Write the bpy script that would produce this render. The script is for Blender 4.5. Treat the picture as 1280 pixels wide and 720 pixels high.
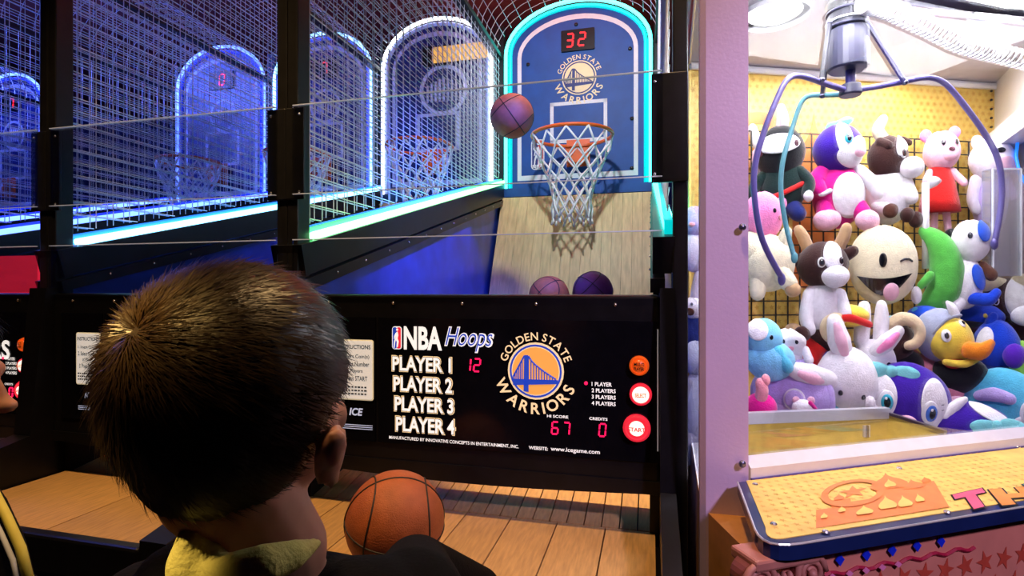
import bpy, bmesh, math, random
from mathutils import Vector, Matrix, Euler
random.seed(7)
PI = math.pi
scene = bpy.context.scene
for o in list(bpy.data.objects):
    bpy.data.objects.remove(o)
COL = scene.collection

# ------------------------------------------------------------------ camera
F = 680.0          # focal length in pixels of the 1280x720 frame
CZ = 1.2           # camera height
cam_d = bpy.data.cameras.new('camera')
cam_d.sensor_width = 36.0
cam_d.lens = 36.0 * F / 1280.0
cam_d.clip_start = 0.02
cam = bpy.data.objects.new('camera', cam_d)
cam.location = (0, 0, CZ)
cam.rotation_euler = (PI / 2, 0, 0)
COL.objects.link(cam)
scene.camera = cam

# ------------------------------------------------------------------ world, exposure
world = bpy.data.worlds.new('world')
scene.world = world
world.use_nodes = True
bgn = world.node_tree.nodes['Background']
bgn.inputs[0].default_value = (0.10, 0.12, 0.35, 1)
bgn.inputs[1].default_value = 0.10
scene.view_settings.view_transform = 'Standard'
scene.view_settings.look = 'None'
scene.view_settings.gamma = 1.0
scene.view_settings.use_curve_mapping = False
scene.view_settings.exposure = 0.0

def light(name, kind, loc, power, color, size=0.3, target=None, spot=None, blend=0.4):
    d = bpy.data.lights.new(name, kind)
    d.energy = power
    d.color = color
    if kind == 'AREA':
        d.shape = 'DISK'; d.size = size
    elif kind in ('POINT', 'SPOT'):
        d.shadow_soft_size = size
    if kind == 'SPOT':
        d.spot_size = math.radians(spot or 60); d.spot_blend = blend
    o = bpy.data.objects.new(name, d)
    o.location = loc
    if target is not None:
        o.rotation_euler = (Vector(target) - Vector(loc)).to_track_quat('-Z', 'Y').to_euler()
    COL.objects.link(o)
    return o

# room lamps: warm downlights over the players, blue and violet arcade floods, and an added collar fill
light('warm_downlight', 'SPOT', (-0.05, 0.50, 3.15), 105, (1.0, 0.62, 0.26), 0.06, (-0.10, 0.98, 0.7), 60, 0.5)
light('warm_downlight_row', 'SPOT', (-1.05, 0.70, 3.15), 120, (1.0, 0.60, 0.25), 0.06, (-1.05, 1.1, 0.7), 60, 0.5)
light('warm_spot_behind', 'SPOT', (-.95, -.45, 2.6), 420, (1.0, 0.60, 0.18), 0.02, (-.234, .345, 1.180), 2.7, 1.0)
light('collar_fill_spot', 'SPOT', (-.85, -.55, 2.6), 240, (1.0, 0.72, 0.30), 0.02, (-.235, .372, .982), 3.0, 0.8)  # unseen narrow spot added to brighten the boy's collar
light('violet_flood', 'SPOT', (1.05, -1.3, 2.7), 190, (0.90, 0.66, 1.0), 0.10, (0.66, 0.95, 1.10), 34, 0.7)
light('blue_flood', 'AREA', (-3.3, 2.7, 3.1), 120, (0.10, 0.16, 1.0), 1.0, (-1.9, 4.6, 1.9))
light('ceiling_wash', 'AREA', (0.2, 2.7, 2.95), 60, (1.0, 0.35, 0.2), 0.8, (0.2, 2.7, 4.0))

# ------------------------------------------------------------------ helpers
def s2l(c):
    return tuple(((x / 12.92) if x <= 0.04045 else ((x + 0.055) / 1.055) ** 2.4) for x in c)
def hexc(h):
    h = h.lstrip('#')
    return s2l(tuple(int(h[i:i + 2], 16) / 255 for i in (0, 2, 4)))

MATS = {}
def mat(name, color, rough=0.5, metal=0.0, emit=None, es=0.0, var=0.12, nscale=30.0, bump=0.0, bscale=200.0,
        sheen=0.0, spec=0.5, coat=0.0, rand=0.0, stretch=None, sss=0.0):
    """procedural principled material: base colour broken up by noise, optional fine bump"""
    if name in MATS:
        return MATS[name]
    if isinstance(color, str):
        color = hexc(color)
    m = bpy.data.materials.new(name); m.use_nodes = True
    nt = m.node_tree; N = nt.nodes; L = nt.links
    b = N['Principled BSDF']
    b.inputs['Roughness'].default_value = rough
    b.inputs['Metallic'].default_value = metal
    b.inputs['Specular IOR Level'].default_value = spec
    b.inputs['Sheen Weight'].default_value = sheen
    b.inputs['Coat Weight'].default_value = coat
    if sss:
        b.inputs['Subsurface Weight'].default_value = sss
        b.inputs['Subsurface Radius'].default_value = (0.01, 0.004, 0.002)
    tc = N.new('ShaderNodeTexCoord')
    src = tc.outputs['Object']
    if stretch:
        mp = N.new('ShaderNodeMapping'); mp.inputs['Scale'].default_value = stretch
        L.new(src, mp.inputs['Vector']); src = mp.outputs['Vector']
    nz = N.new('ShaderNodeTexNoise'); nz.inputs['Scale'].default_value = nscale; nz.inputs['Detail'].default_value = 4
    L.new(src, nz.inputs['Vector'])
    mr = N.new('ShaderNodeMapRange')
    mr.inputs['From Min'].default_value = 0.25; mr.inputs['From Max'].default_value = 0.75
    mr.inputs['To Min'].default_value = 1 - var; mr.inputs['To Max'].default_value = 1 + var
    L.new(nz.outputs['Fac'], mr.inputs['Value'])
    val = mr.outputs['Result']
    if rand:
        oi = N.new('ShaderNodeObjectInfo')
        r2 = N.new('ShaderNodeMapRange'); r2.inputs['To Min'].default_value = 1 - rand; r2.inputs['To Max'].default_value = 1 + rand
        L.new(oi.outputs['Random'], r2.inputs['Value'])
        mu = N.new('ShaderNodeMath'); mu.operation = 'MULTIPLY'
        L.new(val, mu.inputs[0]); L.new(r2.outputs['Result'], mu.inputs[1]); val = mu.outputs[0]
    mx = N.new('ShaderNodeVectorMath'); mx.operation = 'SCALE'
    mx.inputs[0].default_value = color
    L.new(val, mx.inputs['Scale'])
    L.new(mx.outputs[0], b.inputs['Base Color'])
    if bump:
        n2 = N.new('ShaderNodeTexNoise'); n2.inputs['Scale'].default_value = bscale; n2.inputs['Detail'].default_value = 3
        L.new(src, n2.inputs['Vector'])
        bp = N.new('ShaderNodeBump'); bp.inputs['Strength'].default_value = bump; bp.inputs['Distance'].default_value = 0.004
        L.new(n2.outputs['Fac'], bp.inputs['Height']); L.new(bp.outputs['Normal'], b.inputs['Normal'])
    if emit is not None:
        if isinstance(emit, str): emit = hexc(emit)
        b.inputs['Emission Color'].default_value = (*emit, 1)
        b.inputs['Emission Strength'].default_value = es
    MATS[name] = m
    return m

def glass_mat(name, tint=(1, 1, 1), refl=1.0, rough=0.02, ior=1.45, haze=0.0):
    """thin clear sheet: transmits straight through, reflects by fresnel"""
    if name in MATS: return MATS[name]
    m = bpy.data.materials.new(name); m.use_nodes = True
    nt = m.node_tree; N = nt.nodes; L = nt.links
    N.remove(N['Principled BSDF'])
    out = N['Material Output']
    t = N.new('ShaderNodeBsdfTransparent'); t.inputs[0].default_value = (*tint, 1)
    g = N.new('ShaderNodeBsdfGlossy'); g.inputs['Roughness'].default_value = rough
    nz = N.new('ShaderNodeTexNoise'); nz.inputs['Scale'].default_value = 6
    fr = N.new('ShaderNodeFresnel'); fr.inputs['IOR'].default_value = ior
    mr = N.new('ShaderNodeMapRange'); mr.inputs['To Min'].default_value = 0.8 * refl; mr.inputs['To Max'].default_value = 1.1 * refl
    mu = N.new('ShaderNodeMath'); mu.operation = 'MULTIPLY'; mu.use_clamp = True
    L.new(nz.outputs['Fac'], mr.inputs['Value'])
    L.new(fr.outputs[0], mu.inputs[0]); L.new(mr.outputs[0], mu.inputs[1])
    mix = N.new('ShaderNodeMixShader')
    L.new(mu.outputs[0], mix.inputs[0]); L.new(t.outputs[0], mix.inputs[1]); L.new(g.outputs[0], mix.inputs[2])
    res = mix.outputs[0]
    if haze:
        df = N.new('ShaderNodeBsdfDiffuse'); df.inputs[0].default_value = (.85, .88, .95, 1)
        m2 = N.new('ShaderNodeMixShader'); m2.inputs[0].default_value = haze
        L.new(res, m2.inputs[1]); L.new(df.outputs[0], m2.inputs[2]); res = m2.outputs[0]
    L.new(res, out.inputs['Surface'])
    MATS[name] = m
    return m

def led(name, color, strength):
    return mat(name, color, 0.4, emit=color, es=strength, var=0.02)

class MB:
    def __init__(s): s.v = []; s.f = []
    def add(s, vs, fs, M=None):
        b = len(s.v)
        if M is not None: vs = [M @ Vector(v) for v in vs]
        s.v += [tuple(v) for v in vs]
        s.f += [tuple(b + i for i in f) for f in fs]
        return s
    def box(s, c, d, rot=None):
        x, y, z = d[0] / 2, d[1] / 2, d[2] / 2
        vs = [(-x, -y, -z), (x, -y, -z), (x, y, -z), (-x, y, -z), (-x, -y, z), (x, -y, z), (x, y, z), (-x, y, z)]
        fs = [(0, 3, 2, 1), (4, 5, 6, 7), (0, 1, 5, 4), (1, 2, 6, 5), (2, 3, 7, 6), (3, 0, 4, 7)]
        M = Matrix.Translation(c)
        if rot is not None: M = M @ Euler(rot).to_matrix().to_4x4()
        return s.add(vs, fs, M)
    def tube(s, pts, r, n=8, cap=True, closed=False):
        pts = [Vector(p) for p in pts]; m = len(pts)
        rs = r if isinstance(r, (list, tuple)) else [r] * m
        up = None; rings = []
        for i, p in enumerate(pts):
            a = pts[(i - 1) % m] if (i > 0 or closed) else pts[i]
            b = pts[(i + 1) % m] if (i < m - 1 or closed) else pts[i]
            t = (b - a).normalized()
            if up is None:
                up = Vector((0, 0, 1)) if abs(t.z) < 0.9 else Vector((1, 0, 0))
            x = t.cross(up)
            if x.length < 1e-6: x = t.orthogonal()
            x.normalize(); y = x.cross(t).normalized(); up = y
            rings.append([p + x * (rs[i] * math.cos(2 * PI * k / n)) + y * (rs[i] * math.sin(2 * PI * k / n)) for k in range(n)])
        vs = [v for rg in rings for v in rg]; fs = []
        for i in range(m if closed else m - 1):
            j = (i + 1) % m
            for k in range(n):
                fs.append((i * n + k, i * n + (k + 1) % n, j * n + (k + 1) % n, j * n + k))
        if cap and not closed:
            fs.append(tuple(range(n))[::-1]); fs.append(tuple((m - 1) * n + k for k in range(n)))
        return s.add(vs, fs)
    def ell(s, c, r, rot=None, nu=20, nv=12, M0=None):
        vs = []; fs = []
        for j in range(nv + 1):
            ph = PI * j / nv
            for i in range(nu):
                a = 2 * PI * i / nu
                vs.append((r[0] * math.sin(ph) * math.cos(a), r[1] * math.sin(ph) * math.sin(a), r[2] * math.cos(ph)))
        for j in range(nv):
            for i in range(nu):
                fs.append((j * nu + i, (j + 1) * nu + i, (j + 1) * nu + (i + 1) % nu, j * nu + (i + 1) % nu))
        M = Matrix.Translation(c)
        if rot is not None:
            M = M @ (rot.to_4x4() if isinstance(rot, Matrix) else Euler(rot).to_matrix().to_4x4())
        if M0 is not None: M = M0 @ M
        return s.add(vs, fs, M)
    def lathe(s, prof, n=24, M=None, cap=True):
        vs = []; fs = []
        for (r, z) in prof:
            for k in range(n):
                a = 2 * PI * k / n; vs.append((r * math.cos(a), r * math.sin(a), z))
        for j in range(len(prof) - 1):
            for k in range(n):
                fs.append((j * n + k, j * n + (k + 1) % n, (j + 1) * n + (k + 1) % n, (j + 1) * n + k))
        if cap:
            fs.append(tuple(range(n))[::-1]); fs.append(tuple((len(prof) - 1) * n + k for k in range(n)))
        return s.add(vs, fs, M)
    def prism(s, poly, o, ax, ay, d):
        """polygon in the plane (o, ax, ay) extruded by vector d"""
        o, ax, ay, d = Vector(o), Vector(ax), Vector(ay), Vector(d)
        n = len(poly); a = [o + ax * p[0] + ay * p[1] for p in poly]
        vs = a + [v + d for v in a]
        fs = [tuple(range(n)), tuple(range(2 * n - 1, n - 1, -1))]
        for i in range(n): fs.append((i, n + i, n + (i + 1) % n, (i + 1) % n))
        return s.add(vs, fs)
    def mesh(s, name, m=None, smooth=False):
        me = bpy.data.meshes.new(name); me.from_pydata(s.v, [], s.f)
        bm = bmesh.new(); bm.from_mesh(me)
        bmesh.ops.recalc_face_normals(bm, faces=bm.faces); bm.to_mesh(me); bm.free()
        if m: me.materials.append(m)
        if smooth: me.polygons.foreach_set('use_smooth', [True] * len(me.polygons))
        me.update()
        return me
    def build(s, name, m, parent=None, smooth=False, bevel=0.0, kind=None, label=None):
        me = s.mesh(name, m, smooth)
        if bevel:
            bm = bmesh.new(); bm.from_mesh(me)
            bmesh.ops.bevel(bm, geom=list(bm.edges), offset=bevel, segments=2, affect='EDGES', profile=0.5)
            bm.to_mesh(me); bm.free()
        o = bpy.data.objects.new(name, me); COL.objects.link(o)
        if parent is not None: o.parent = parent
        if kind: o['kind'] = kind
        if label: o['label'] = label
        return o

def link(name, me, parent=None, loc=None, rot=None):
    o = bpy.data.objects.new(name, me); COL.objects.link(o)
    if parent is not None: o.parent = parent
    if loc: o.location = loc
    if rot: o.rotation_euler = rot
    return o
def tag(o, label, cat, group=None, kind=None):
    o['label'] = label
    if cat: o['category'] = cat
    if group: o['group'] = group
    if kind: o['kind'] = kind
    return o
def thing(name, label, cat, loc=(0, 0, 0), rotz=0.0, group=None):
    o = bpy.data.objects.new(name, None); COL.objects.link(o)
    o.empty_display_size = 0.05
    o.location = loc; o.rotation_euler = (0, 0, rotz)
    return tag(o, label, cat, group)
def struct(o):
    o['kind'] = 'structure'; return o
def at(u, v, Y):
    """photo position at a chosen distance from the camera, in metres"""
    return Vector(((u - 640) / F * Y, Y, CZ + (360 - v) / F * Y))
def atz(u, v, z):
    Y = (z - CZ) * F / (360 - v)
    return Vector(((u - 640) / F * Y, Y, z))

# flat lettering: font outlines turned into mesh
TXT = {}
def text_geo(s, size=1.0, offset=0.0, shear=0.0, spacing=1.0, extrude=0.0):
    key = (s, offset, shear, spacing)
    if key not in TXT:
        cu = bpy.data.curves.new('lettering', 'FONT')
        cu.body = s; cu.size = 1.0; cu.offset = offset; cu.shear = shear; cu.space_character = spacing
        cu.resolution_u = 3
        o = bpy.data.objects.new('lettering', cu); COL.objects.link(o)
        dg = bpy.context.evaluated_depsgraph_get()
        me = bpy.data.meshes.new_from_object(o.evaluated_get(dg))
        vs = [tuple(v.co) for v in me.vertices]; fs = [tuple(p.vertices) for p in me.polygons]
        bpy.data.meshes.remove(me); bpy.data.objects.remove(o); bpy.data.curves.remove(cu)
        x0 = min(v[0] for v in vs); x1 = max(v[0] for v in vs)
        y0 = min(v[1] for v in vs); y1 = max(v[1] for v in vs)
        TXT[key] = (vs, fs, x0, x1, y0, y1)
    return TXT[key]
def put_text(mb, s, o, ax, ay, height=None, width=None, align='L', **kw):
    """lays text with its cap box fitted to height (and optional width) at o along ax / ay"""
    vs, fs, x0, x1, y0, y1 = text_geo(s, **kw)
    h = height / (y1 - y0)
    w = h if width is None else width / (x1 - x0)
    o, ax, ay = Vector(o), Vector(ax).normalized(), Vector(ay).normalized()
    sh = {'L': 0, 'C': -0.5 * (x1 - x0) * w, 'R': -(x1 - x0) * w}[align]
    mb.add([o + ax * ((v[0] - x0) * w + sh) + ay * ((v[1] - y0) * h) for v in vs], fs)
def arc_text(mb, s, c, r, a0, a1, size, ax, ay, inward=False, **kw):
    """letters along an arc; a0..a1 are angles of the first and last letter centres"""
    c, ax, ay = Vector(c), Vector(ax), Vector(ay)
    full = kw.pop('full', s); adv = []
    for ch in full: adv.append(.30 if ch == ' ' else text_geo(ch, **kw)[3] - text_geo(ch, **kw)[2] + .16)
    cum = []; x_ = 0
    for w_ in adv: cum.append(x_ + w_ / 2); x_ += w_
    for i, ch in enumerate(s):
        if ch == ' ': continue
        a = a0 + (a1 - a0) * (cum[i] - cum[0]) / (cum[-1] - cum[0])
        rad = ax * math.cos(a) + ay * math.sin(a)
        upv = -rad if inward else rad
        right = (ax * math.sin(a) - ay * math.cos(a)) * (-1 if inward else 1)
        vs, fs, x0, x1, y0, y1 = text_geo(ch, **kw)
        k = size / 0.69
        base = c + rad * r
        mb.add([base + right * ((v[0] - (x0 + x1) / 2) * k) + upv * (v[1] * k) for v in vs], fs)
SEG = {'0': 'abcdef', '1': 'bc', '2': 'abged', '3': 'abgcd', '4': 'fgbc', '5': 'afgcd', '6': 'afgedc', '7': 'abc', '8': 'abcdefg', '9': 'abcdfg'}
def digits(mb, s, x, y, z, h, gap=0.72, sl=0.08):
    """seven-segment numerals standing in the xz plane"""
    w = h * 0.5; t = h * 0.12
    for i, ch in enumerate(s):
        ox = x + i * h * gap
        seg = {'a': (w / 2, h, 1), 'g': (w / 2, h / 2, 1), 'd': (w / 2, 0, 1), 'f': (0, h * .75, 0), 'e': (0, h * .25, 0), 'b': (w, h * .75, 0), 'c': (w, h * .25, 0)}
        for k in SEG.get(ch, ''):
            sx, sz, hor = seg[k]
            d = (w * 0.82, 0.002, t) if hor else (t, 0.002, h * 0.40)
            mb.box((ox + sx + sz * sl, y, z + sz), d, (0, (0 if hor else sl), 0))
def rrect(x0, z0, x1, z1, r, n=4):
    p = []
    for cx, cz, a in ((x1 - r, z1 - r, 0), (x0 + r, z1 - r, 90), (x0 + r, z0 + r, 180), (x1 - r, z0 + r, 270)):
        for k in range(n + 1):
            t = math.radians(a + 90 * k / n); p.append((cx + r * math.cos(t), cz + r * math.sin(t)))
    return p
def circ(cx, cz, r, n=28, a0=0, a1=360):
    m = n if a1 - a0 >= 360 else n + 1
    return [(cx + r * math.cos(math.radians(a0 + (a1 - a0) * k / n)), cz + r * math.sin(math.radians(a0 + (a1 - a0) * k / n))) for k in range(m)]
def ring_band(mb, cx, cz, r0, r1, y, n=32):
    """flat annulus facing -y"""
    vs = []; fs = []
    for k in range(n):
        a = 2 * PI * k / n; c, s_ = math.cos(a), math.sin(a)
        vs += [(cx + r0 * c, y, cz + r0 * s_), (cx + r1 * c, y, cz + r1 * s_)]
    for k in range(n):
        j = (k + 1) % n; fs.append((2 * k, 2 * k + 1, 2 * j + 1, 2 * j))
    mb.add(vs, fs)
X, Yv, Z = Vector((1, 0, 0)), Vector((0, 1, 0)), Vector((0, 0, 1))
def plate(mb, poly, y, d=0.001):
    mb.prism(poly, (0, y, 0), X, Z, (0, -d, 0))

# ------------------------------------------------------------------ materials
M_black = mat('black_laminate', (0.006, 0.006, 0.009), 0.35, var=0.3, spec=0.3)
M_blacksteel = mat('black_powdercoat', (0.008, 0.008, 0.010), 0.4, metal=0.0, var=0.3, spec=0.35, bump=0.05)
M_screen = mat('black_acrylic_face', (0.004, 0.004, 0.007), 0.16, var=0.2, spec=0.35)
M_navy = mat('navy_side_board', (0.02, 0.05, 0.36), 0.34, var=0.35, nscale=9, spec=0.5)
M_board = mat('backboard_blue', (0.002, 0.070, 0.33), 0.55, var=0.15, nscale=14)
M_board_dim = mat('backboard_navy', (0.018, 0.030, 0.16), 0.35, var=0.25, nscale=14)
M_white = mat('white_print', (0.80, 0.82, 0.86), 0.5, var=0.05)
M_wood = mat('maple_lane', (0.56, 0.33, 0.13), 0.42, var=0.22, nscale=26, rand=0.10, stretch=(6, 0.7, 6), bump=0.03)
M_woodback = mat('maple_back_ramp', (0.62, 0.50, 0.26), 0.5, var=0.22, nscale=14, rand=0.06, stretch=(5, 1, 0.8), bump=0.03)
M_wire = mat('mesh_wire', (0.75, 0.77, 0.82), 0.45, metal=0.25, var=0.15)
M_orange = mat('hoop_orange', (0.80, 0.13, 0.015), 0.4, var=0.1, coat=0.2)
M_net = mat('net_cord', (0.85, 0.85, 0.88), 0.7, var=0.08, bump=0.2, bscale=600)
M_clear = glass_mat('clear_guard', (0.97, 0.98, 1.0), 0.55)
M_edge = mat('acrylic_edge', (0.60, 0.66, 0.80), 0.25, var=0.1, emit=(0.5, 0.6, 0.85), es=0.12)  # weak emission stands in for the highlight along clear edges
M_red = mat('red_led', (0.5, 0.0, 0.01), 0.4, emit=(1.0, 0.015, 0.02), es=2.2)
M_pink_led = mat('pink_led', (0.5, 0.0, 0.06), 0.4, emit=(1.0, 0.01, 0.09), es=1.5)
M_chrome = mat('zinc_screw', (0.75, 0.75, 0.78), 0.25, metal=0.9, var=0.1)
M_btext = mat('backlit_white', (0.8, 0.8, 0.8), 0.5, emit=(1, 0.97, 0.95), es=0.75, var=0.05)
M_bgold = mat('backlit_gold', (0.75, 0.36, 0.08), 0.5, emit=(1.0, 0.42, 0.08), es=0.62, var=0.06)
M_bpale = mat('backlit_cream', (0.8, 0.65, 0.4), 0.5, emit=(1.0, 0.72, 0.38), es=0.65, var=0.06)
M_bblue = mat('backlit_blue', (0.02, 0.06, 0.4), 0.5, emit=(0.01, 0.045, 0.42), es=0.8, var=0.06)
M_bred = mat('backlit_red', (0.6, 0.02, 0.03), 0.5, emit=(0.9, 0.02, 0.05), es=0.7, var=0.06)
M_dblue = mat('print_navy', (0.012, 0.03, 0.20), 0.5, var=0.05)
M_gold = mat('print_gold', (0.85, 0.66, 0.22), 0.5, var=0.05)
M_goldb = mat('print_pale_gold', (0.92, 0.80, 0.46), 0.5, var=0.05)

# ------------------------------------------------------------------ room shell
def slab(name, c, d, m, rot=None):
    return struct(MB().box(c, d, rot).build(name, m))
M_floor = mat('arcade_carpet', (0.02, 0.016, 0.03), 0.9, var=0.6, nscale=60, bump=0.2)
M_ceil = mat('ceiling_dark_red', (0.22, 0.045, 0.035), 0.8, var=0.3, nscale=5)
M_wallb = mat('wall_blue_black', (0.03, 0.035, 0.16), 0.7, var=0.5, nscale=3)
slab('floor', (-1, 1.5, -0.05), (12, 10.6, 0.1), M_floor)
slab('ceiling', (-1, 1.5, 3.35), (12, 10.6, 0.1), M_ceil)
slab('wall_back', (-1, 6.75, 1.65), (12, 0.1, 3.3), M_wallb)
slab('wall_left', (-6.95, 1.5, 1.65), (0.1, 10.4, 3.3), M_wallb)
slab('wall_right', (4.95, 1.5, 1.65), (0.1, 10.4, 3.3), M_wallb)
slab('wall_front', (-1, -3.75, 1.65), (12, 0.1, 3.3), M_wallb)

# ------------------------------------------------------------------ basketball machines
TH = 0.25
EX = Vector((math.cos(TH), -math.sin(TH), 0)); EY = Vector((math.sin(TH), math.cos(TH), 0))
CORNER = Vector((0.341, 1.143, 0))
WA, WB = 0.92, 0.783
ORG_A = CORNER - EX * (WA / 2)
def org(k): return CORNER - EX * (WA + WB * (k - 0.5))
def railz(y): return 1.325 + 0.262 * y
SPRING, APEX, BOT, BY = 2.56, 2.815, 1.775, 1.90

def arch_outline(hw, bot, spring, apex, n=22):
    p = [(-hw, bot), (-hw, spring)]
    for k in range(1, n):
        a = PI - PI * k / n
        p.append((hw * math.cos(a), spring + (apex - spring) * math.sin(a)))
    p += [(hw, spring), (hw, bot)]
    return p

def side_mesh_data():
    mb = MB(); w = 0.0032
    y = 0.05
    while y < 1.87:
        z0 = railz(y) + 0.03
        mb.tube([(0, y, z0), (0, y, SPRING)], w * .45, 6, cap=False); y += 0.055
    z = 1.38
    while z < SPRING:
        ye = min(1.87, (z - 1.325 - 0.03) / 0.262)
        if ye > .08: mb.tube([(.003, .035, z), (.003, ye, z)], w * .50, 6, cap=False)
        z += 0.038
    return mb.mesh('wire_mesh', M_wire, True)
SIDE_MESH = side_mesh_data()
def roof_mesh_data(hw):
    mb = MB(); w = 0.0032
    y = 0.10
    while y < 1.87:
        pts = [(hw * math.cos(PI * k / 14), y, SPRING + (APEX - SPRING + 0.02) * math.sin(PI * k / 14)) for k in range(15)]
        mb.tube(pts, w * 0.6, 4); y += 0.075
    for k in range(1, 16):
        a = PI * k / 16
        mb.tube([(hw * math.cos(a), 0.05, SPRING + (APEX - SPRING + 0.02) * math.sin(a)), (hw * math.cos(a), 1.87, SPRING + (APEX - SPRING + 0.02) * math.sin(a))], w * 0.6, 4)
    return mb.mesh('roof_mesh', M_wire)

def team_logo(par, cx, cz, r, y, gold, pale, blue, txt, s_top, s_bot):
    """round bridge emblem with arched words"""
    e = thing_part('emblem', par)
    m = MB(); plate(m, circ(cx, cz, r), y); m.build('emblem_disc', pale, e)
    m = MB(); ring_band(m, cx, cz, r * 0.86, r * 0.93, y - 0.0018); m.build('emblem_ring', blue, e)
    m = MB(); plate(m, circ(cx, cz, r * 0.83), y - 0.001); m.build('emblem_field', gold, e)
    m = MB(); yy = y - 0.0024
    plate(m, [(cx - r * .80, cz - r * .52), (cx + r * .78, cz - r * .42), (cx + r * .80, cz - r * .28), (cx - r * .82, cz - r * .30)], yy)
    plate(m, [(cx - r * .42, cz - r * .72), (cx - r * .24, cz - r * .74), (cx - r * .26, cz + r * .55), (cx - r * .40, cz + r * .55)], yy)
    for k in range(11):
        t = k / 10
        x1 = cx - r * .25 + t * r * 0.95; top = cz + r * .50 - r * .78 * (t ** 0.7)
        plate(m, [(x1 - r * .018, cz - r * .35), (x1 + r * .018, cz - r * .35), (x1 + r * .018, top), (x1 - r * .018, top + r * .02)], yy)
    for k in range(6):
        t = (k + 1) / 6
        x1 = cx - r * .41 - t * r * 0.38; top = cz + r * .50 - r * .70 * t
        plate(m, [(x1 - r * .018, cz - r * .35), (x1 + r * .018, cz - r * .35), (x1 + r * .018, top), (x1 - r * .018, top)], yy)
    cab = [(cx - r * .25, cz + r * .52)] + [(cx - r * .25 + t / 8 * r * 0.98, cz + r * .50 - r * .78 * ((t / 8) ** 0.7) + .02 * r) for t in range(1, 9)]
    m.tube([(p[0], yy, p[1]) for p in cab], r * 0.03, 4)
    m.tube([(cx - r * .40, yy, cz + r * .52), (cx - r * .80, yy, cz - r * .22)], r * 0.03, 4)
    m.build('emblem_bridge', blue, e)
    m = MB()
    for wd in (s_top[:6] + ' ' * 6, ' ' * 6 + s_top[6:]):
        m = MB(); arc_text(m, wd, (cx, y - 0.001, cz), r * 1.08, math.radians(158), math.radians(22), r * 0.27, X, Z, offset=0.012, full=s_top)
        m.build('emblem_lettering', txt, e)
    m = MB()
    arc_text(m, s_bot, (cx, y - 0.001, cz), r * 1.50, math.radians(207), math.radians(333), r * 0.38, X, Z, inward=True, offset=0.02)
    m.build('emblem_lettering', txt, e)
    return e
def thing_part(name, par):
    o = bpy.data.objects.new(name, None); COL.objects.link(o); o.parent = par; o.empty_display_size = 0.02
    return o
def league_badge(par, x0, z0, w, h, y, white, blue, red):
    """upright rounded badge, blue and red halves with a pale dribbling figure"""
    e = thing_part('league_badge', par)
    m = MB(); plate(m, rrect(x0, z0, x0 + w, z0 + h, w * .28), y); m.build('badge_plate', white, e)
    a = .08 * w
    m = MB(); plate(m, rrect(x0 + a, z0 + a, x0 + w * .5, z0 + h - a, w * .16), y - .001); m.build('badge_half', blue, e)
    m = MB(); plate(m, rrect(x0 + w * .5, z0 + a, x0 + w - a, z0 + h - a, w * .16), y - .001); m.build('badge_half', red, e)
    P = lambda pts: [(x0 + px * w, z0 + pz * h) for px, pz in pts]
    m = MB()
    plate(m, circ(x0 + .56 * w, z0 + .86 * h, w * .11, 12), y - .002)
    plate(m, P([(.42, .72), (.60, .78), (.68, .62), (.60, .48), (.72, .34), (.62, .10), (.50, .10), (.54, .32), (.44, .42), (.34, .30), (.28, .06), (.18, .08), (.26, .38), (.38, .52)]), y - .002)
    plate(m, P([(.42, .72), (.26, .60), (.22, .46), (.28, .46), (.34, .56), (.46, .62)]), y - .002)
    m.build('badge_figure', white, e)
    return e

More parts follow.
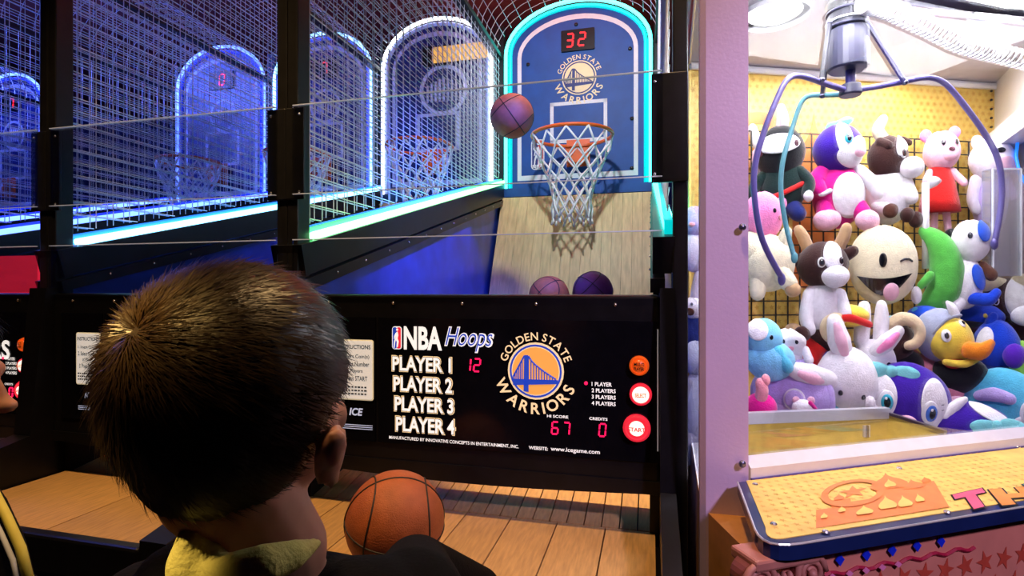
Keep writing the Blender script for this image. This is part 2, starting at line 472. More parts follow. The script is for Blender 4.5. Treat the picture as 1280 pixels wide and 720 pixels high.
LABELS = {}
def backboard(root, sx, cfg):
    """arched backboard with printed lines, score box, emblem, LED border, rim and net"""
    hw = 0.395 * sx
    bb = MB(); plate(bb, arch_outline(hw, BOT, SPRING, APEX), BY + 0.025, 0.025)
    bb = bb.build('backboard', cfg['board'], root)
    # white border line
    m = MB()
    ou = arch_outline(hw * 0.87, BOT + 0.05, SPRING - 0.02, APEX - 0.055); inn = arch_outline(hw * 0.81, BOT + 0.079, SPRING - 0.02, APEX - 0.084)
    vs = [(p[0], BY - .001, p[1]) for p in ou] + [(p[0], BY - .001, p[1]) for p in inn]; n = len(ou)
    m.add(vs, [(i, (i + 1) % n, n + (i + 1) % n, n + i) for i in range(n)])
    m.build('border_line', cfg['line'], bb)
    m = MB(); a, b, c, d, t = -.150 * sx, .175 * sx, 2.03, 2.265, .020
    for q in ((a, c, a + t, d), (b - t, c, b, d), (a, d - t, b, d), (a, c, b, c + t)):
        plate(m, [(q[0], q[1]), (q[2], q[1]), (q[2], q[3]), (q[0], q[3])], BY - .0005)
    m.build('target_square', cfg['line'], bb)
    m = MB(); plate(m, rrect(-.085, 2.548, .105, 2.668, .006), BY - .001, .012); sb = m.build('score_box', M_black, bb)
    m = MB(); digits(m, cfg['score'], (-.055 if len(cfg['score']) == 2 else 0), BY - .015, 2.572, .072, .95); m.build('score_digits', M_red, bb)
    if cfg.get('emblem'):
        team_logo(bb, .017, 2.396, .098, BY - .001, M_goldb, M_goldb, M_dblue, M_goldb, 'GOLDEN STATE', 'WARRIORS')
        league_badge(bb, -.262, 1.885, .078, .175, BY - .001, M_white, M_dblue, mat('print_red', (.6, .02, .03), .5))
        m = MB(); put_text(m, 'NBA', (-.223, BY - .0045, 1.892), X, Z, .022, align='C', offset=.02); m.build('badge_lettering', M_white, bb)
        bme = MB().ell((0, 0, 0), (.011, .006, .011), nu=10, nv=6).mesh('board_bolt', M_black)
        for px, pz in ((0, 2.70), (-.28, 2.50), (.30, 2.53), (.31, 2.14), (.31, 1.865), (-.30, 2.2)): link('board_bolt', bme, bb, (px, BY - .003, pz))
    else:
        e = thing_part('emblem', bb)
        cx, cz, r = (.045, 2.40, .155) if cfg.get('big') else (.02, 2.37, .11)
        m = MB(); ring_band(m, cx, cz, r * .84, r, BY - .002); m.build('emblem_ring', cfg['line'], e)
        m = MB()
        for k in range(9): plate(m, [(cx - r * .7 + k * r * .17, cz - r * .45), (cx - r * .7 + k * r * .17 + r * .09, cz - r * .45), (cx - r * .7 + k * r * .17 + r * .09, cz + r * (.5 - abs(k - 4) * .07)), (cx - r * .7 + k * r * .17, cz + r * (.5 - abs(k - 4) * .07))], BY - .002)
        m.build('emblem_stripe', cfg['line'], e)
        if cfg.get('big'):
            m = MB(); plate(m, rrect(-.02, 2.56, .33, 2.655, .01), BY - .016, .006); m.build('name_plate', mat('yellow_plate', (.85, .55, .10), .5, emit=(1, .55, .1), es=.5, var=.3, nscale=60), bb, label='glowing yellow name plate')
    # LED border: glowing tube with a coloured acrylic backing edge
    ol = arch_outline(hw + 0.016, BOT - 0.01, SPRING, APEX + 0.018)
    m = MB(); m.tube([(p[0], BY - .012, p[1]) for p in ol], 0.0105, 8); m.build('led_border', cfg['led'], root, smooth=True)
    ol2 = arch_outline(hw - 0.010, BOT - 0.0, SPRING, APEX - 0.012)
    m = MB(); m.tube([(p[0], BY - .004, p[1]) for p in ol2], 0.012, 6); m.build('led_diffuser', cfg['led2'], root, smooth=True)
    # lower blue sill under the board
    MB().box((0, BY - .01, BOT - .022), (hw * 2 + .05, .05, .05)).build('board_sill', cfg['board'], root)
    MB().box((0, BY + .01, BOT - .075), (hw * 2 + .06, .05, .06)).build('board_shelf', M_black, root)
    # rim
    cx, cy, cz, r = .016 * sx, 1.62, 1.99, .207 * min(1, sx * 1.03)
    m = MB(); m.tube([(cx + r * math.cos(2 * PI * k / 36), cy + r * math.sin(2 * PI * k / 36), cz) for k in range(36)], .0095, 8, closed=True)
    rim = m.build('rim', M_orange, root, smooth=True)
    m = MB(); m.box((cx, BY - .03, cz - .03), (.13, .012, .15)); m.box((cx, BY - .055, cz + .0), (.12, .07, .012))
    m.prism([(-.07, 0), (.07, 0), (.05, -.09), (-.05, -.09)], (cx, cy + r - .004, cz), X, Z, (0, .012, 0))
    m.build('rim_bracket', M_orange, rim)
    # net: crossing cords
    m = MB(); n = 12; H = .43
    lev = [0, .16, .30, .42, .53, .64, .75, .87, 1.0]
    def nr(t): return r * (1 - .10 * t) if t < .12 else r * (.988 - .50 * min(1, ((t - .12) / .55)) ** .8)
    for k in range(n):
        for sgn in (1, -1):
            pts = []
            for i, t in enumerate(lev):
                a = 2 * PI * (k + .5 * sgn * i) / n
                wob = .006 * math.sin(k * 2.1 + i * 1.7)
                pts.append((cx + (nr(t) + wob) * math.cos(a), cy + (nr(t) + wob) * math.sin(a), cz - .008 - H * t + wob))
            m.tube(pts, .0052, 5)
    for k in range(n * 1):
        a = 2 * PI * k / n
        m.tube([(cx + nr(1) * math.cos(a), cy + nr(1) * math.sin(a), cz - H - .006), (cx + nr(1) * 1.05 * math.cos(a + .05), cy + nr(1) * 1.05 * math.sin(a + .05), cz - H - .03)], .006, 5)
    m.build('net', M_net, rim, smooth=True)
    return bb

SCREW = MB().ell((0, 0, 0), (.0036, .0025, .0036), nu=8, nv=5).mesh('screw', M_chrome, True)
def display(root, hw, cfg, sx):
    """dark scoring console across the front of the machine"""
    y0 = -.03
    con = MB(); con.box((0, .045, .977), (2 * hw - .06, .15, .415))
    con = con.build('console', M_black, root, bevel=.006)
    # curved lower skirt
    m = MB(); n = 14; poly = [(-hw + .03, .84)]
    poly = [(-hw + .03, .80)] + [(-hw + .03 + (2 * hw - .06) * k / n, .775 - .014 * math.sin(PI * k / n)) for k in range(n + 1)] + [(hw - .03, .80)]
    m.prism(poly, (0, -.034, 0), X, Z, (0, .03, 0)); m.build('console_skirt', M_black, root)
    MB().box((0.115 * sx, y0 - .002, .985), ((.645) * sx, .004, .292)).build('face_panel', M_screen, root)
    MB().box((-.30 * sx, y0 - .002, .985), (.17 * sx, .004, .292)).build('coin_panel', M_screen, root)
    m = MB(); m.box((.426 * sx, y0 - .005, .99), (.0025, .003, .25)); m.build('panel_edge', M_edge, root)
    for k in range(-2, 3): link('console_screw', SCREW, root, (k * .17 * sx, y0 - .002, 1.165))
    y = y0 - .0055
    # instruction card
    cx0, cx1 = -.318 * sx, -.218 * sx
    c = MB(); plate(c, rrect(cx0, .935, cx1, 1.078, .006), y); card = c.build('instruction_card', mat('card_cream', (.8, .72, .5), .6, emit=(1, .85, .55), es=.35), root)
    m = MB(); plate(m, rrect(cx0 + .003, .938, cx1 - .003, 1.075, .004), y - .001); m.build('card_face', mat('card_white', (.8, .8, .8), .6, emit=(1, .96, .9), es=.42), card)
    m = MB(); w = cx1 - cx0; mid = (cx0 + cx1) / 2
    put_text(m, 'INSTRUCTIONS', (mid, y - .0025, 1.056), X, Z, .010, w * .86, 'C', offset=.02)
    for i, (t, ww) in enumerate((('1. Insert Coin(s)', .80), ('2. Select Number', .80), ('of Players', .45), ('3. Press START', .70))):
        put_text(m, t, (mid, y - .0025, 1.032 - i * .017), X, Z, .011, w * ww, 'C', offset=.012)
    for i in range(3):
        for k in range(9): m.box((cx0 + w * (.12 + .085 * k), y - .0025, .966 - i * .008), (w * (.05 if (k + i) % 3 else .07), .0004, .0035))
    m.build('card_lettering', M_black, card)
    m = MB(); put_text(m, 'ICE', (mid + .004, y, .898), X, Z, .018, .036, 'C', offset=.03, shear=.2)
    for i in range(3): m.box((mid + .002, y, .876 - i * .0045), (w * .9, .0005, .0014))
    m.build('maker_lettering', mat('backlit_bluewhite', (.6, .65, .9), .5, emit=(.6, .7, 1), es=.5), root)
    if cfg.get('face') == 'side':
        m = MB(); put_text(m, 'ERS', (.31 * sx, y, .995), X, Z, .055, align='R', offset=.03); m.build('lettering', M_btext, root)
    else:
        # title
        league_badge(root, -.170 * sx, 1.058, .024, .053, y, M_btext, M_bblue, M_bred)
        m = MB(); put_text(m, 'NBA', (-.141 * sx, y, 1.058), X, Z, .054, .094 * sx, offset=.035); m.build('title_lettering', M_btext, root)
        m = MB(); put_text(m, 'Hoops', (-.041 * sx, y - .0005, 1.055), X, Z, .058, .118 * sx, offset=.035, shear=.35); m.build('script_lettering', M_btext, root)
        m = MB(); put_text(m, 'Hoops', (-.038 * sx, y - .0015, 1.058), X, Z, .053, .111 * sx, offset=-.008, shear=.35); m.build('script_lettering', M_bblue, root)
        for i in range(4):
            zz = 1.009 - i * .0465
            m = MB(); put_text(m, 'PLAYER %d' % (i + 1), ((-.172 + .003 * i) * sx, y - .0002, zz - .003), X, Z, .0385, .150 * sx, offset=.045); m.build('player_outline', M_bpale, root)
            m = MB(); put_text(m, 'PLAYER %d' % (i + 1), ((-.170 + .003 * i) * sx, y - .0008, zz - .001), X, Z, .0345, .146 * sx, offset=.034); m.build('player_shadow', M_black, root)
            m = MB(); put_text(m, 'PLAYER %d' % (i + 1), ((-.169 + .003 * i) * sx, y - .0014, zz), X, Z, .0325, .144 * sx, offset=.024); m.build('player_lettering', M_btext, root)
        m = MB(); digits(m, '12', .006 * sx, y, 1.014, .028, .80); m.build('score_digits', M_pink_led, root)
        team_logo(root, .170 * sx, 1.02, .062 * min(sx, 1), y, M_bgold, M_bpale, M_bblue, M_bpale, 'GOLDEN STATE', 'WARRIORS')
    m = MB()
    for i, t in enumerate(('1 PLAYER', '2 PLAYERS', '3 PLAYERS', '4 PLAYERS')):
        put_text(m, t, (.291 * sx, y, .993 - i * .0135), X, Z, .0085, (.042 if i == 0 else .050) * sx, offset=.02)
    put_text(m, 'HI SCORE', (.195 * sx, y, .921), X, Z, .006, .046 * sx, offset=.02); put_text(m, 'CREDITS', (.286 * sx, y, .921), X, Z, .006, .038 * sx, offset=.02)
    m.build('small_lettering', M_btext, root)
    m = MB(); m.ell((.279 * sx, y, .998), (.004, .002, .004), nu=10, nv=6); m.build('player_lamp', M_pink_led, root)
    m = MB(); digits(m, '67' if cfg.get('face') != 'side' else '12', .205 * sx, y, .886, .026, .95); m.build('score_digits', M_pink_led, root)
    m = MB(); digits(m, '0', .306 * sx, y, .888, .026); m.build('credit_digits', M_pink_led, root)
    m = MB(); put_text(m, 'MANUFACTURED BY INNOVATIVE CONCEPTS IN ENTERTAINMENT, INC.', (-.178 * sx, y, .848), X, Z, .0085, .31 * sx, offset=.012)
    m.build('maker_line', M_btext, root); m = MB(); put_text(m, 'WEBSITE:', (.155 * sx, y, .849), X, Z, .0075, .042 * sx, offset=.012); m.build('website_word', M_btext, root); m = MB(); put_text(m, 'www.icegame.com', (.203 * sx, y, .847), X, Z, .011, .105 * sx, offset=.012)
    m.build('maker_line', M_btext, root)
    # push buttons
    M_bo = mat('button_orange', (.7, .10, .01), .3, emit=(1, .12, .01), es=.40)
    M_bl = mat('button_lit', (.9, .6, .5), .3, emit=(1, .75, .6), es=1.6)
    for nm, bx, bz, br, capm, txt, tm in (('player_button', .389, 1.040, .0200, M_bo, 'MULTI\nPLAYER', M_black), ('select_button', .392, .981, .0225, M_bl, 'SELECT', M_bo), ('start_button', .384, .911, .0280, M_bl, 'START', M_bred)):
        bx *= sx
        rot = Matrix.Translation((bx, y + .001, bz)) @ Matrix.Rotation(PI / 2, 4, 'X')
        m = MB(); m.lathe([(br, 0), (br, .010), (br * .86, .016), (br * .78, .016), (br * .74, .011)], 24, rot, cap=True)
        bt = m.build(nm, M_bred if nm != 'player_button' else M_bo, root, smooth=False)
        rr = br * (.56 if nm == 'start_button' else .78)
        m = MB(); m.lathe([(rr, .011), (rr * .8, .0185), (rr * .3, .0205), (0.0005, .021)], 20, rot); m.build('button_cap', capm, bt, smooth=True)
        m = MB()
        for i, t in enumerate(txt.split('\n')):
            put_text(m, t, (bx, y - .0225, bz - .0035 + (.5 * (len(txt.split(chr(10))) - 1) - i) * .009), X, Z, .007 if nm == 'player_button' else .0085, br * (1.0 if nm != 'start_button' else 1.25), 'C', offset=.03)
        m.build('button_lettering', tm, bt)

def machine(name, label, origin, W, cfg):
    hw = W / 2; sx = W / WA
    root = thing(name, label, 'arcade game', origin, -TH, 'basketball machines in a row')
    full = cfg.get('full', True)
    # sides, rails, cage
    for sg, tagn in ((-1, 'l'), (1, 'r')):
        out = cfg.get('out', 0.0) if sg > 0 else 0.0
        xo = sg * (hw - .012) + out * .6
        m = MB(); m.prism([(-.02 if full else 0.3, .30), (1.95, .30), (1.95, railz(1.95) - .09), (-.02 if full else 0.3, railz(-.02 if full else .3) - .09)], (xo - .010, 0, 0), Yv, Z, (.020, 0, 0))
        sp = m.build('side_board', M_navy, root)
        L_ = math.hypot(1.95, 1.95 * .262); ang = math.atan(.262)
        m = MB(); m.box((sg * (hw - .022), .955, railz(.955) - .052), (.044, L_, .078), (ang, 0, 0)); m.build('side_rail', M_blacksteel, root)
        m = MB(); m.box((sg * (hw - .034), .955, railz(.955) - .115), (.030, L_, .030), (ang, 0, 0)); rl = m.build('screw_strip', M_blacksteel, root)
        for k in range(12):
            yy = .12 + k * .15; link('screw', SCREW, rl, (sg * (hw - .05), yy, railz(yy) - .113), (0, 0, PI / 2))
        lm, lm2 = cfg['rail'][0 if sg < 0 else 1]
        m = MB(); m.tube([(sg * (hw - .034) + out, .03, railz(.03)), (sg * (hw - .034), 1.90, railz(1.90))], .011 + out * .15, 8); m.build('rail_led', lm, root, smooth=True)
        m = MB(); m.box((sg * (hw - .012), .955, railz(.955) + .004), (.016, L_ * .985, .030), (ang, 0, 0)); m.build('rail_diffuser', lm2, root)
        o = link('wire_mesh', SIDE_MESH, root, (sg * (hw - .012), 0, 0)); o['kind'] = 'stuff'
        m = MB(); m.box((sg * (hw - .012), .97, SPRING), (.024, 1.86, .024)); m.build('top_rail', M_blacksteel, root)
        # front and rear uprights
        m = MB(); m.box((sg * (hw - .015), 0.0, 1.5), (.030, .05, 3.0)); m.v = [(v[0] + out, v[1], v[2]) for v in m.v]; post = m.build('front_post', M_blacksteel, root, bevel=.003)
        m = MB(); m.box((sg * (hw - .015), 1.93, 1.45), (.030, .05, 2.6)); m.build('rear_post', M_blacksteel, root)
        if full:
            m = MB(); m.box((sg * (hw - .026) + out * .6, -.028, 1.53), (.052 + out * .8, .008, .225)); m.build('post_plate', M_blacksteel, post, bevel=.002)
            for dz in (-.095, .095): link('plate_screw', SCREW, post, (sg * (hw - .040), -.033, 1.53 + dz))
    m = link('roof_mesh', roof_mesh_data(hw - .012), root); m['kind'] = 'stuff'
    m = MB(); hh = hw - .012
    m.tube([(hh * math.cos(PI * k / 16), 0.03, SPRING + (APEX - SPRING + .02) * math.sin(PI * k / 16)) for k in range(17)], .012, 6); m.build('front_hoop_bar', M_blacksteel, root, smooth=True)
    backboard(root, sx, cfg)
    # rear ramp below the board
    iw = 2 * hw - .075; nb = cfg.get('planks', 1)
    pw = iw / (16 if nb > 1 else 1)
    for k in range(16 if nb > 1 else 1):
        x = -iw / 2 + pw * (k + .5)
        m = MB(); g = .0005 if nb > 1 else 0
        m.prism([(1.46, .92), (1.84, 1.72), (1.855, 1.712), (1.475, .912)], (x - pw / 2 + g, 0, 0), Yv, Z, (pw - 2 * g, 0, 0)); m.build('ramp_plank', M_woodback, root)
    m = MB(); m.box((0, 1.95, .98), (2 * hw - .06, .02, 1.5)); m.build('rear_board', M_black, root)
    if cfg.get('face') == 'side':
        MB().box((.07, .13, 1.245), (.30, .012, .12)).build('red_reflection_panel', mat('red_reflection_glow', (.5, .01, .03), .5, emit=(.9, .02, .06), es=.6), root)  # glowing panel added in place of a red reflection
    if not full:
        return root
    # front cabinet, lane and lip
    for sg in (-1, 1):
        m = MB(); m.prism([(-.40, 0), (0.0, 0), (0.0, 1.20), (-.05, 1.20), (-.09, .80), (-.40, .74)], (sg * (hw - .015) - .015, 0, 0), Yv, Z, (.030, 0, 0)); m.build('cheek', M_black, root)
        m = MB(); m.box((sg * (hw - .035), .90, .45), (.03, 1.8, .9)); m.build('base_side', M_black, root)
    m = MB(); m.box((0, -.20, .33), (2 * hw - .06, .36, .66)); m.build('base_front', M_black, root)
    m = MB(); m.box((0, -.392, .69), (2 * hw - .06, .026, .072)); m.build('front_lip', M_black, root, bevel=.006)
    nt_ = 8 if nb > 1 else 2; tw = iw / nt_
    for k in range(nt_):
        m = MB(); m.box((-iw / 2 + tw * (k + .5), -.187, .672), (tw - .003, .384, .014)); m.build('tray_board', M_wood, root)
    nl = 22 if nb > 1 else 1; lw = iw / nl
    for k in range(nl):
        x = -iw / 2 + lw * (k + .5); g = .0014 if nl > 1 else .001
        m = MB(); m.prism([(.01, .679), (1.47, .915), (1.47, .900), (.01, .664)], (x - lw / 2 + g, 0, 0), Yv, Z, (lw - 2 * g, 0, 0)); m.build('lane_plank', M_wood, root)
    display(root, hw, cfg, sx)
    # clear guard sheets with bright edges
    for z0, z1 in ((1.43, 1.645), (1.188, 1.317)):
        m = MB(); m.box((0, -.036, (z0 + z1) / 2), (2 * hw - .05, .005, z1 - z0)); gp = m.build('guard_sheet', M_clear, root)
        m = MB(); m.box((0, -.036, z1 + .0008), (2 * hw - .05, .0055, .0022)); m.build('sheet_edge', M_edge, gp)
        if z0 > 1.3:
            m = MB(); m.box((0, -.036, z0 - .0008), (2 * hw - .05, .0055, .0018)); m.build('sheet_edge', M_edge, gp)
    return root

teal, teal2 = led('led_teal', (0.08, 1.0, 0.84), 5.0), led('led_teal_soft', (0.0, 0.60, 0.62), 1.0)
whi, whi2 = led('led_white', (0.90, 0.95, 1.0), 6.0), led('led_white_soft', (0.30, 0.36, 0.75), 0.45)
sky, sky2 = led('led_sky', (0.22, 0.50, 1.0), 4.5), led('led_sky_soft', (0.04, 0.10, 0.9), 0.6)
blu, blu2 = led('led_blue', (0.12, 0.24, 1.0), 4.0), led('led_blue_soft', (0.02, 0.05, 0.8), 0.6)
grn, grn2 = led('led_green', (0.26, 1.0, 0.36), 5), led('led_green_soft', (0.10, 0.75, 0.32), 0.8)
cya, cya2 = led('led_ice', (0.22, 0.66, 1.0), 5), led('led_ice_soft', (0.03, 0.28, 1.0), 0.9)
M_line_dim = mat('line_dim', (0.45, 0.50, 0.75), 0.5, emit=(.5, .55, .9), es=.10, var=.1)
m_A = machine('basketball_machine', 'basketball arcade game with teal lit backboard scoring 32, beside the claw machine', ORG_A, WA,
        dict(board=M_board, line=M_white, score='32', emblem=True, led=teal, led2=teal2, rail=((grn, grn2), (teal, teal2)), planks=2, out=.026))
m_B = machine('basketball_machine', 'basketball arcade game with white lit backboard and yellow plate, behind the boy', org(1), WB,
        dict(board=M_board_dim, line=M_line_dim, score='0', big=True, led=whi, led2=whi2, rail=((cya, cya2), (cya, cya2))))
m_C = machine('basketball_machine', 'basketball arcade game with sky blue lit arch, third from the claw machine', org(2), WB,
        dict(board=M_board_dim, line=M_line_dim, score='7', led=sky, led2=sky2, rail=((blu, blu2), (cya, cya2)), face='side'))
m_D = machine('basketball_machine', 'basketball arcade game with deep blue lit arch, fourth from the claw machine', org(3), WB,
        dict(board=M_board_dim, line=M_line_dim, score='0', led=blu, led2=blu2, rail=((blu, blu2), (blu, blu2)), full=False))
m_F = machine('basketball_machine', 'basketball arcade game with dim blue arch, at the far end of the row', org(5.45), WB,
        dict(board=M_board_dim, line=M_line_dim, score='7', led=blu, led2=blu2, rail=((blu, blu2), (blu, blu2)), full=False))
def mloc(o, x, y, z): return o + EX * x + EY * y + Z * z
# cage lamp shining on the nearest backboard
p = mloc(ORG_A, 0.10, 0.45, 2.70); q = mloc(ORG_A, 0.02, 1.9, 1.95)
light('cage_lamp', 'SPOT', p, 70, (0.92, 0.96, 1.0), 0.05, q, 75, 0.6)
p = mloc(ORG_A, -.25, 0.35, 2.3); q = mloc(ORG_A, -.46, 0.9, 1.15)
light('cage_lamp_blue', 'SPOT', mloc(ORG_A, .25, 0.45, 2.3), 170, (0.08, 0.14, 1.0), 0.05, q, 60, 0.7)
p = mloc(org(1), -.05, 0.85, 2.60); q = mloc(org(1), 0.0, 1.9, 2.1)
light('cage_lamp_row', 'SPOT', p, 9, (0.8, 0.85, 1.0), 0.05, q, 75, 0.6)
light('lane_lamp', 'SPOT', mloc(ORG_A, .22, 0.62, 2.6), 260, (1.0, 0.66, 0.32), 0.04, mloc(ORG_A, .22, 0.30, .70), 26, 0.8)

# ------------------------------------------------------------------ basketballs
def ball(label, loc, r, col, rot=(0, 0, 0), seamc=(0.02, 0.015, 0.012)):
    t = thing('basketball', label, 'ball', loc, 0, 'loose basketballs'); t.rotation_euler = rot
    bm_ = mat('ball_%.2f_%.2f' % (col[0], col[1]), col, 0.55, var=0.18, nscale=40, bump=0.35, bscale=420)
    m = MB(); m.ell((0, 0, 0), (r, r, r), nu=40, nv=24); m.build('ball_skin', bm_, t, smooth=True)
    ms = mat('ball_seam', seamc, 0.6); n = 48
    R1 = r * 1.0005
    curves = [[(R1 * math.cos(2 * PI * k / n), R1 * math.sin(2 * PI * k / n), 0) for k in range(n)],
              [(R1 * math.cos(2 * PI * k / n), 0, R1 * math.sin(2 * PI * k / n)) for k in range(n)]]
    for sg in (-1, 1):
        c = []
        for k in range(n):
            a = 2 * PI * k / n
            v = Vector((sg * (0.62 + 0.16 * math.cos(2 * a)), math.cos(a), 0.80 * math.sin(a))).normalized() * R1
            c.append(tuple(v))
        curves.append(c)
    for c in curves:
        m = MB(); m.tube(c, r * 0.020, 5, closed=True); m.build('seam', ms, t, smooth=True)
    return t
OB_ = (0.42, 0.105, 0.03)
p = mloc(ORG_A, -.046, -.27, .679 + .09)
ball('orange basketball held on the lane tray in front of the boy', p, .09, OB_, (0.25, 0.12, 0.28))
ball('dark maroon basketball flying towards the rim', mloc(ORG_A, -.147, 1.0, 1.915), .09, (0.50, 0.12, 0.09), (0.4, 0.9, 0.3))
ball('orange basketball bouncing behind the console, below the net', mloc(ORG_A, -.02, 1.16, 1.165), .088, (0.62, 0.18, 0.06), (0.7, 0.2, 1.0))
ball('purple basketball bouncing behind the console beside the orange one', mloc(ORG_A, .166, 1.20, 1.185), .088, (0.16, 0.05, 0.22), (0.1, 0.8, 0.4))

# ------------------------------------------------------------------ claw machine
PIV = Vector((0.70, 1.10, 0.0))
claw_m = thing('claw_machine', 'brightly lit prize claw machine with lavender corner post, full of plush toys', 'arcade game', PIV)
def W(mb, name, m, parent=claw_m, **kw):
    """part given in world metres, parented to a thing that stands at PIV"""
    o = mb.build(name, m, parent, **kw)
    o.location = -PIV if parent is claw_m else (0, 0, 0)
    return o
AE = math.radians(16.5)
E1 = Vector((math.cos(AE), math.sin(AE), 0)); E2 = Vector((-math.sin(AE), math.cos(AE), 0))
F0 = Vector((0.415, 0.955, 0)); FR = F0 + E1 * 0.87
BR = Vector((1.525, 1.72, 0)); BD = Vector((math.cos(math.radians(9)), math.sin(math.radians(9)), 0))
BL = BR - BD * 1.03; FL = Vector((0.336, 0.972, 0))
CEIL = 1.844; DECK = 0.80
M_lav = mat('lavender_enamel', (0.68, 0.52, 0.82), 0.35, var=0.05, nscale=8, bump=0.08, bscale=160, coat=0.15)
M_whitem = mat('white_enamel', (0.82, 0.82, 0.86), 0.35, var=0.04)
M_yel = mat('yellow_print', (0.86, 0.60, 0.14), 0.45, var=0.16, nscale=22)
M_ystar = mat('yellow_star_print', (0.72, 0.42, 0.07), 0.45, var=0.2)
M_orgp = mat('orange_palace_print', (0.80, 0.24, 0.05), 0.45, var=0.12)
M_blue = mat('dark_blue_trim', (0.010, 0.022, 0.11), 0.28, var=0.15, coat=0.3)
M_pinkp = mat('salmon_front_panel', (0.66, 0.24, 0.18), 0.5, var=0.12, nscale=18)
M_pstar = mat('red_star_print', (0.52, 0.07, 0.04), 0.5, var=0.15)
M_tan = mat('orange_side_laminate', (0.72, 0.33, 0.10), 0.45, var=0.15)
M_alu = mat('brushed_aluminium', (0.78, 0.80, 0.86), 0.3, metal=0.6, var=0.08)
M_cglass = glass_mat('claw_glass', (0.985, 0.99, 1.0), 0.35)
M_chute = mat('chute_mustard', (0.55, 0.40, 0.06), 0.5, var=0.25, nscale=35)
M_bolt = mat('blue_steel_bolt', (0.20, 0.20, 0.32), 0.25, metal=0.8)
# corner pillar
SD = (BL - FL).normalized(); fd = (F0 - FL).normalized()
pil = [FL + fd * .010, F0, F0 + SD * .05, FL + SD * .05, FL + SD * .010]
m = MB(); m.prism([(q.x, q.y) for q in pil], (0, 0, 0), X, Yv, (0, 0, 2.2)); pil_o = W(m, 'corner_post', M_lav)
for u_, v_ in ((928, 284), (928, 580), (928, -60)):
    c = at(u_, v_, 0.948); t_ = (F0.y - c.y)
    m = MB(); m.ell(c, (.0065, .005, .0065), nu=12, nv=8); W(m, 'post_bolt', M_bolt, smooth=True)
# glass walls
def pane(a, b, z0, z1, name='glass_pane', mm=M_cglass, th=.004):
    d = (b - a).normalized(); n = Vector((-d.y, d.x, 0))
    m = MB(); m.prism([(0, z0), ((b - a).length, z0), ((b - a).length, z1), (0, z1)], a, d, Z, n * th); return W(m, name, mm)
pane(F0 + E2 * .012, FR + E2 * .012, .90, 1.80)
pane(FL + SD * .05 + Vector((.004, 0, 0)), BL + Vector((0, -.01, 0)), .84, 1.83)
# far corner post and top frame
RS = (BR - FR).normalized()
m = MB(); m.prism([(q.x, q.y) for q in (FR, FR + E1 * .07, FR + E1 * .07 + RS * .05, FR + RS * .05)], (0, 0, 0), X, Yv, (0, 0, 2.2)); W(m, 'corner_post', M_lav)
wallslab_top = [FL, FR + E1 * .07, BR + Vector((.05, .02, 0)), BL + Vector((0, .02, 0))]
m = MB(); m.add([(q.x, q.y, 1.89) for q in wallslab_top] + [(q.x, q.y, 2.2) for q in wallslab_top], [(0, 1, 2, 3), (7, 6, 5, 4), (0, 4, 5, 1), (1, 5, 6, 2), (2, 6, 7, 3), (3, 7, 4, 0)]); W(m, 'header_box', mat('red_header', (.45, .05, .08), .4))
# front rail: white sill with blue line
L1 = (FR - F0).length
m = MB(); m.prism([(-.006, .863), (.022, .863), (.022, .898), (.010, .902), (-.006, .885)], F0, E2, Z, E1 * L1); W(m, 'front_sill', M_whitem)
m = MB(); m.prism([(-.010, .856), (-.004, .856), (-.004, .868), (-.010, .868)], F0, E2, Z, E1 * L1); W(m, 'sill_stripe', mat('violet_stripe', (.07, .05, .30), .4))
m = MB(); m.prism([(-.0075, .884), (-.0055, .884), (.009, .9035), (.007, .9035)], F0, E2, Z, E1 * L1)
# back wall, ceiling, deck, right wall
def wallslab(name, a, b, z0, z1, mm, th):
    d = (b - a).normalized(); n = Vector((-d.y, d.x, 0))
    m = MB(); m.prism([(0, z0), ((b - a).length, z0), ((b - a).length, z1), (0, z1)], a, d, Z, n * th); return W(m, name, mm)
wallslab('back_panel', BL, BR, DECK, CEIL, M_yel, .02)
foot = [FL + Vector((.01, .02, 0)), F0, FR, BR, BL]
m = MB(); m.add([(p_.x, p_.y, CEIL) for p_ in foot] + [(p_.x, p_.y, CEIL + .04) for p_ in foot], [(0, 1, 2, 3, 4), (9, 8, 7, 6, 5)] + [(i, 5 + i, 5 + (i + 1) % 5, (i + 1) % 5) for i in range(5)]); W(m, 'inner_ceiling', mat('grey_white_ceiling', (.50, .47, .52), .5, var=.08))
m = MB(); m.add([(p_.x, p_.y, DECK - .03) for p_ in foot] + [(p_.x, p_.y, DECK) for p_ in foot], [(0, 1, 2, 3, 4), (9, 8, 7, 6, 5)] + [(i, 5 + i, 5 + (i + 1) % 5, (i + 1) % 5) for i in range(5)]); W(m, 'prize_deck', M_whitem)
m = MB(); m.tube([BL + Z * (CEIL - .012) + Vector((.0, -.012, 0)), BR + Z * (CEIL - .012) + Vector((-.005, -.012, 0))], .010, 6); W(m, 'ceiling_trim', M_whitem)
RD = (FR - BR).normalized(); RN = Vector((RD.y, -RD.x, 0))
wallslab('right_panel', BR, FR, DECK, 1.60, mat('brown_side_panel', (.34, .28, .34), .5), .02)
wallslab('right_panel_top', BR, FR, 1.655, CEIL, M_whitem, .022)
m = MB(); m.prism([(0, 1.60), (.05, 1.60), (.05, 1.655), (0, 1.655)], BR, -RN if RN.x > 0 else RN, Z, RD * .55); W(m, 'side_shelf_rail', M_whitem)
for k in range(5):
    c = BR + RD * (.03) + Z * (1.70 + k * .028) + Vector((-.022, -.004, 0)); m = MB(); m.ell(c, (.004, .004, .004), nu=8, nv=6); W(m, 'panel_hole', M_black)
m = MB(); m.tube([at(1272, 178, 1.50), at(1270, 195, 1.49), at(1274, 215, 1.47), at(1284, 232, 1.45)], .004, 6); W(m, 'blue_reflection', led('reflection_blue', (.02, .25, 1), 1.2), smooth=True)  # glowing tube added in place of a blue neon reflection
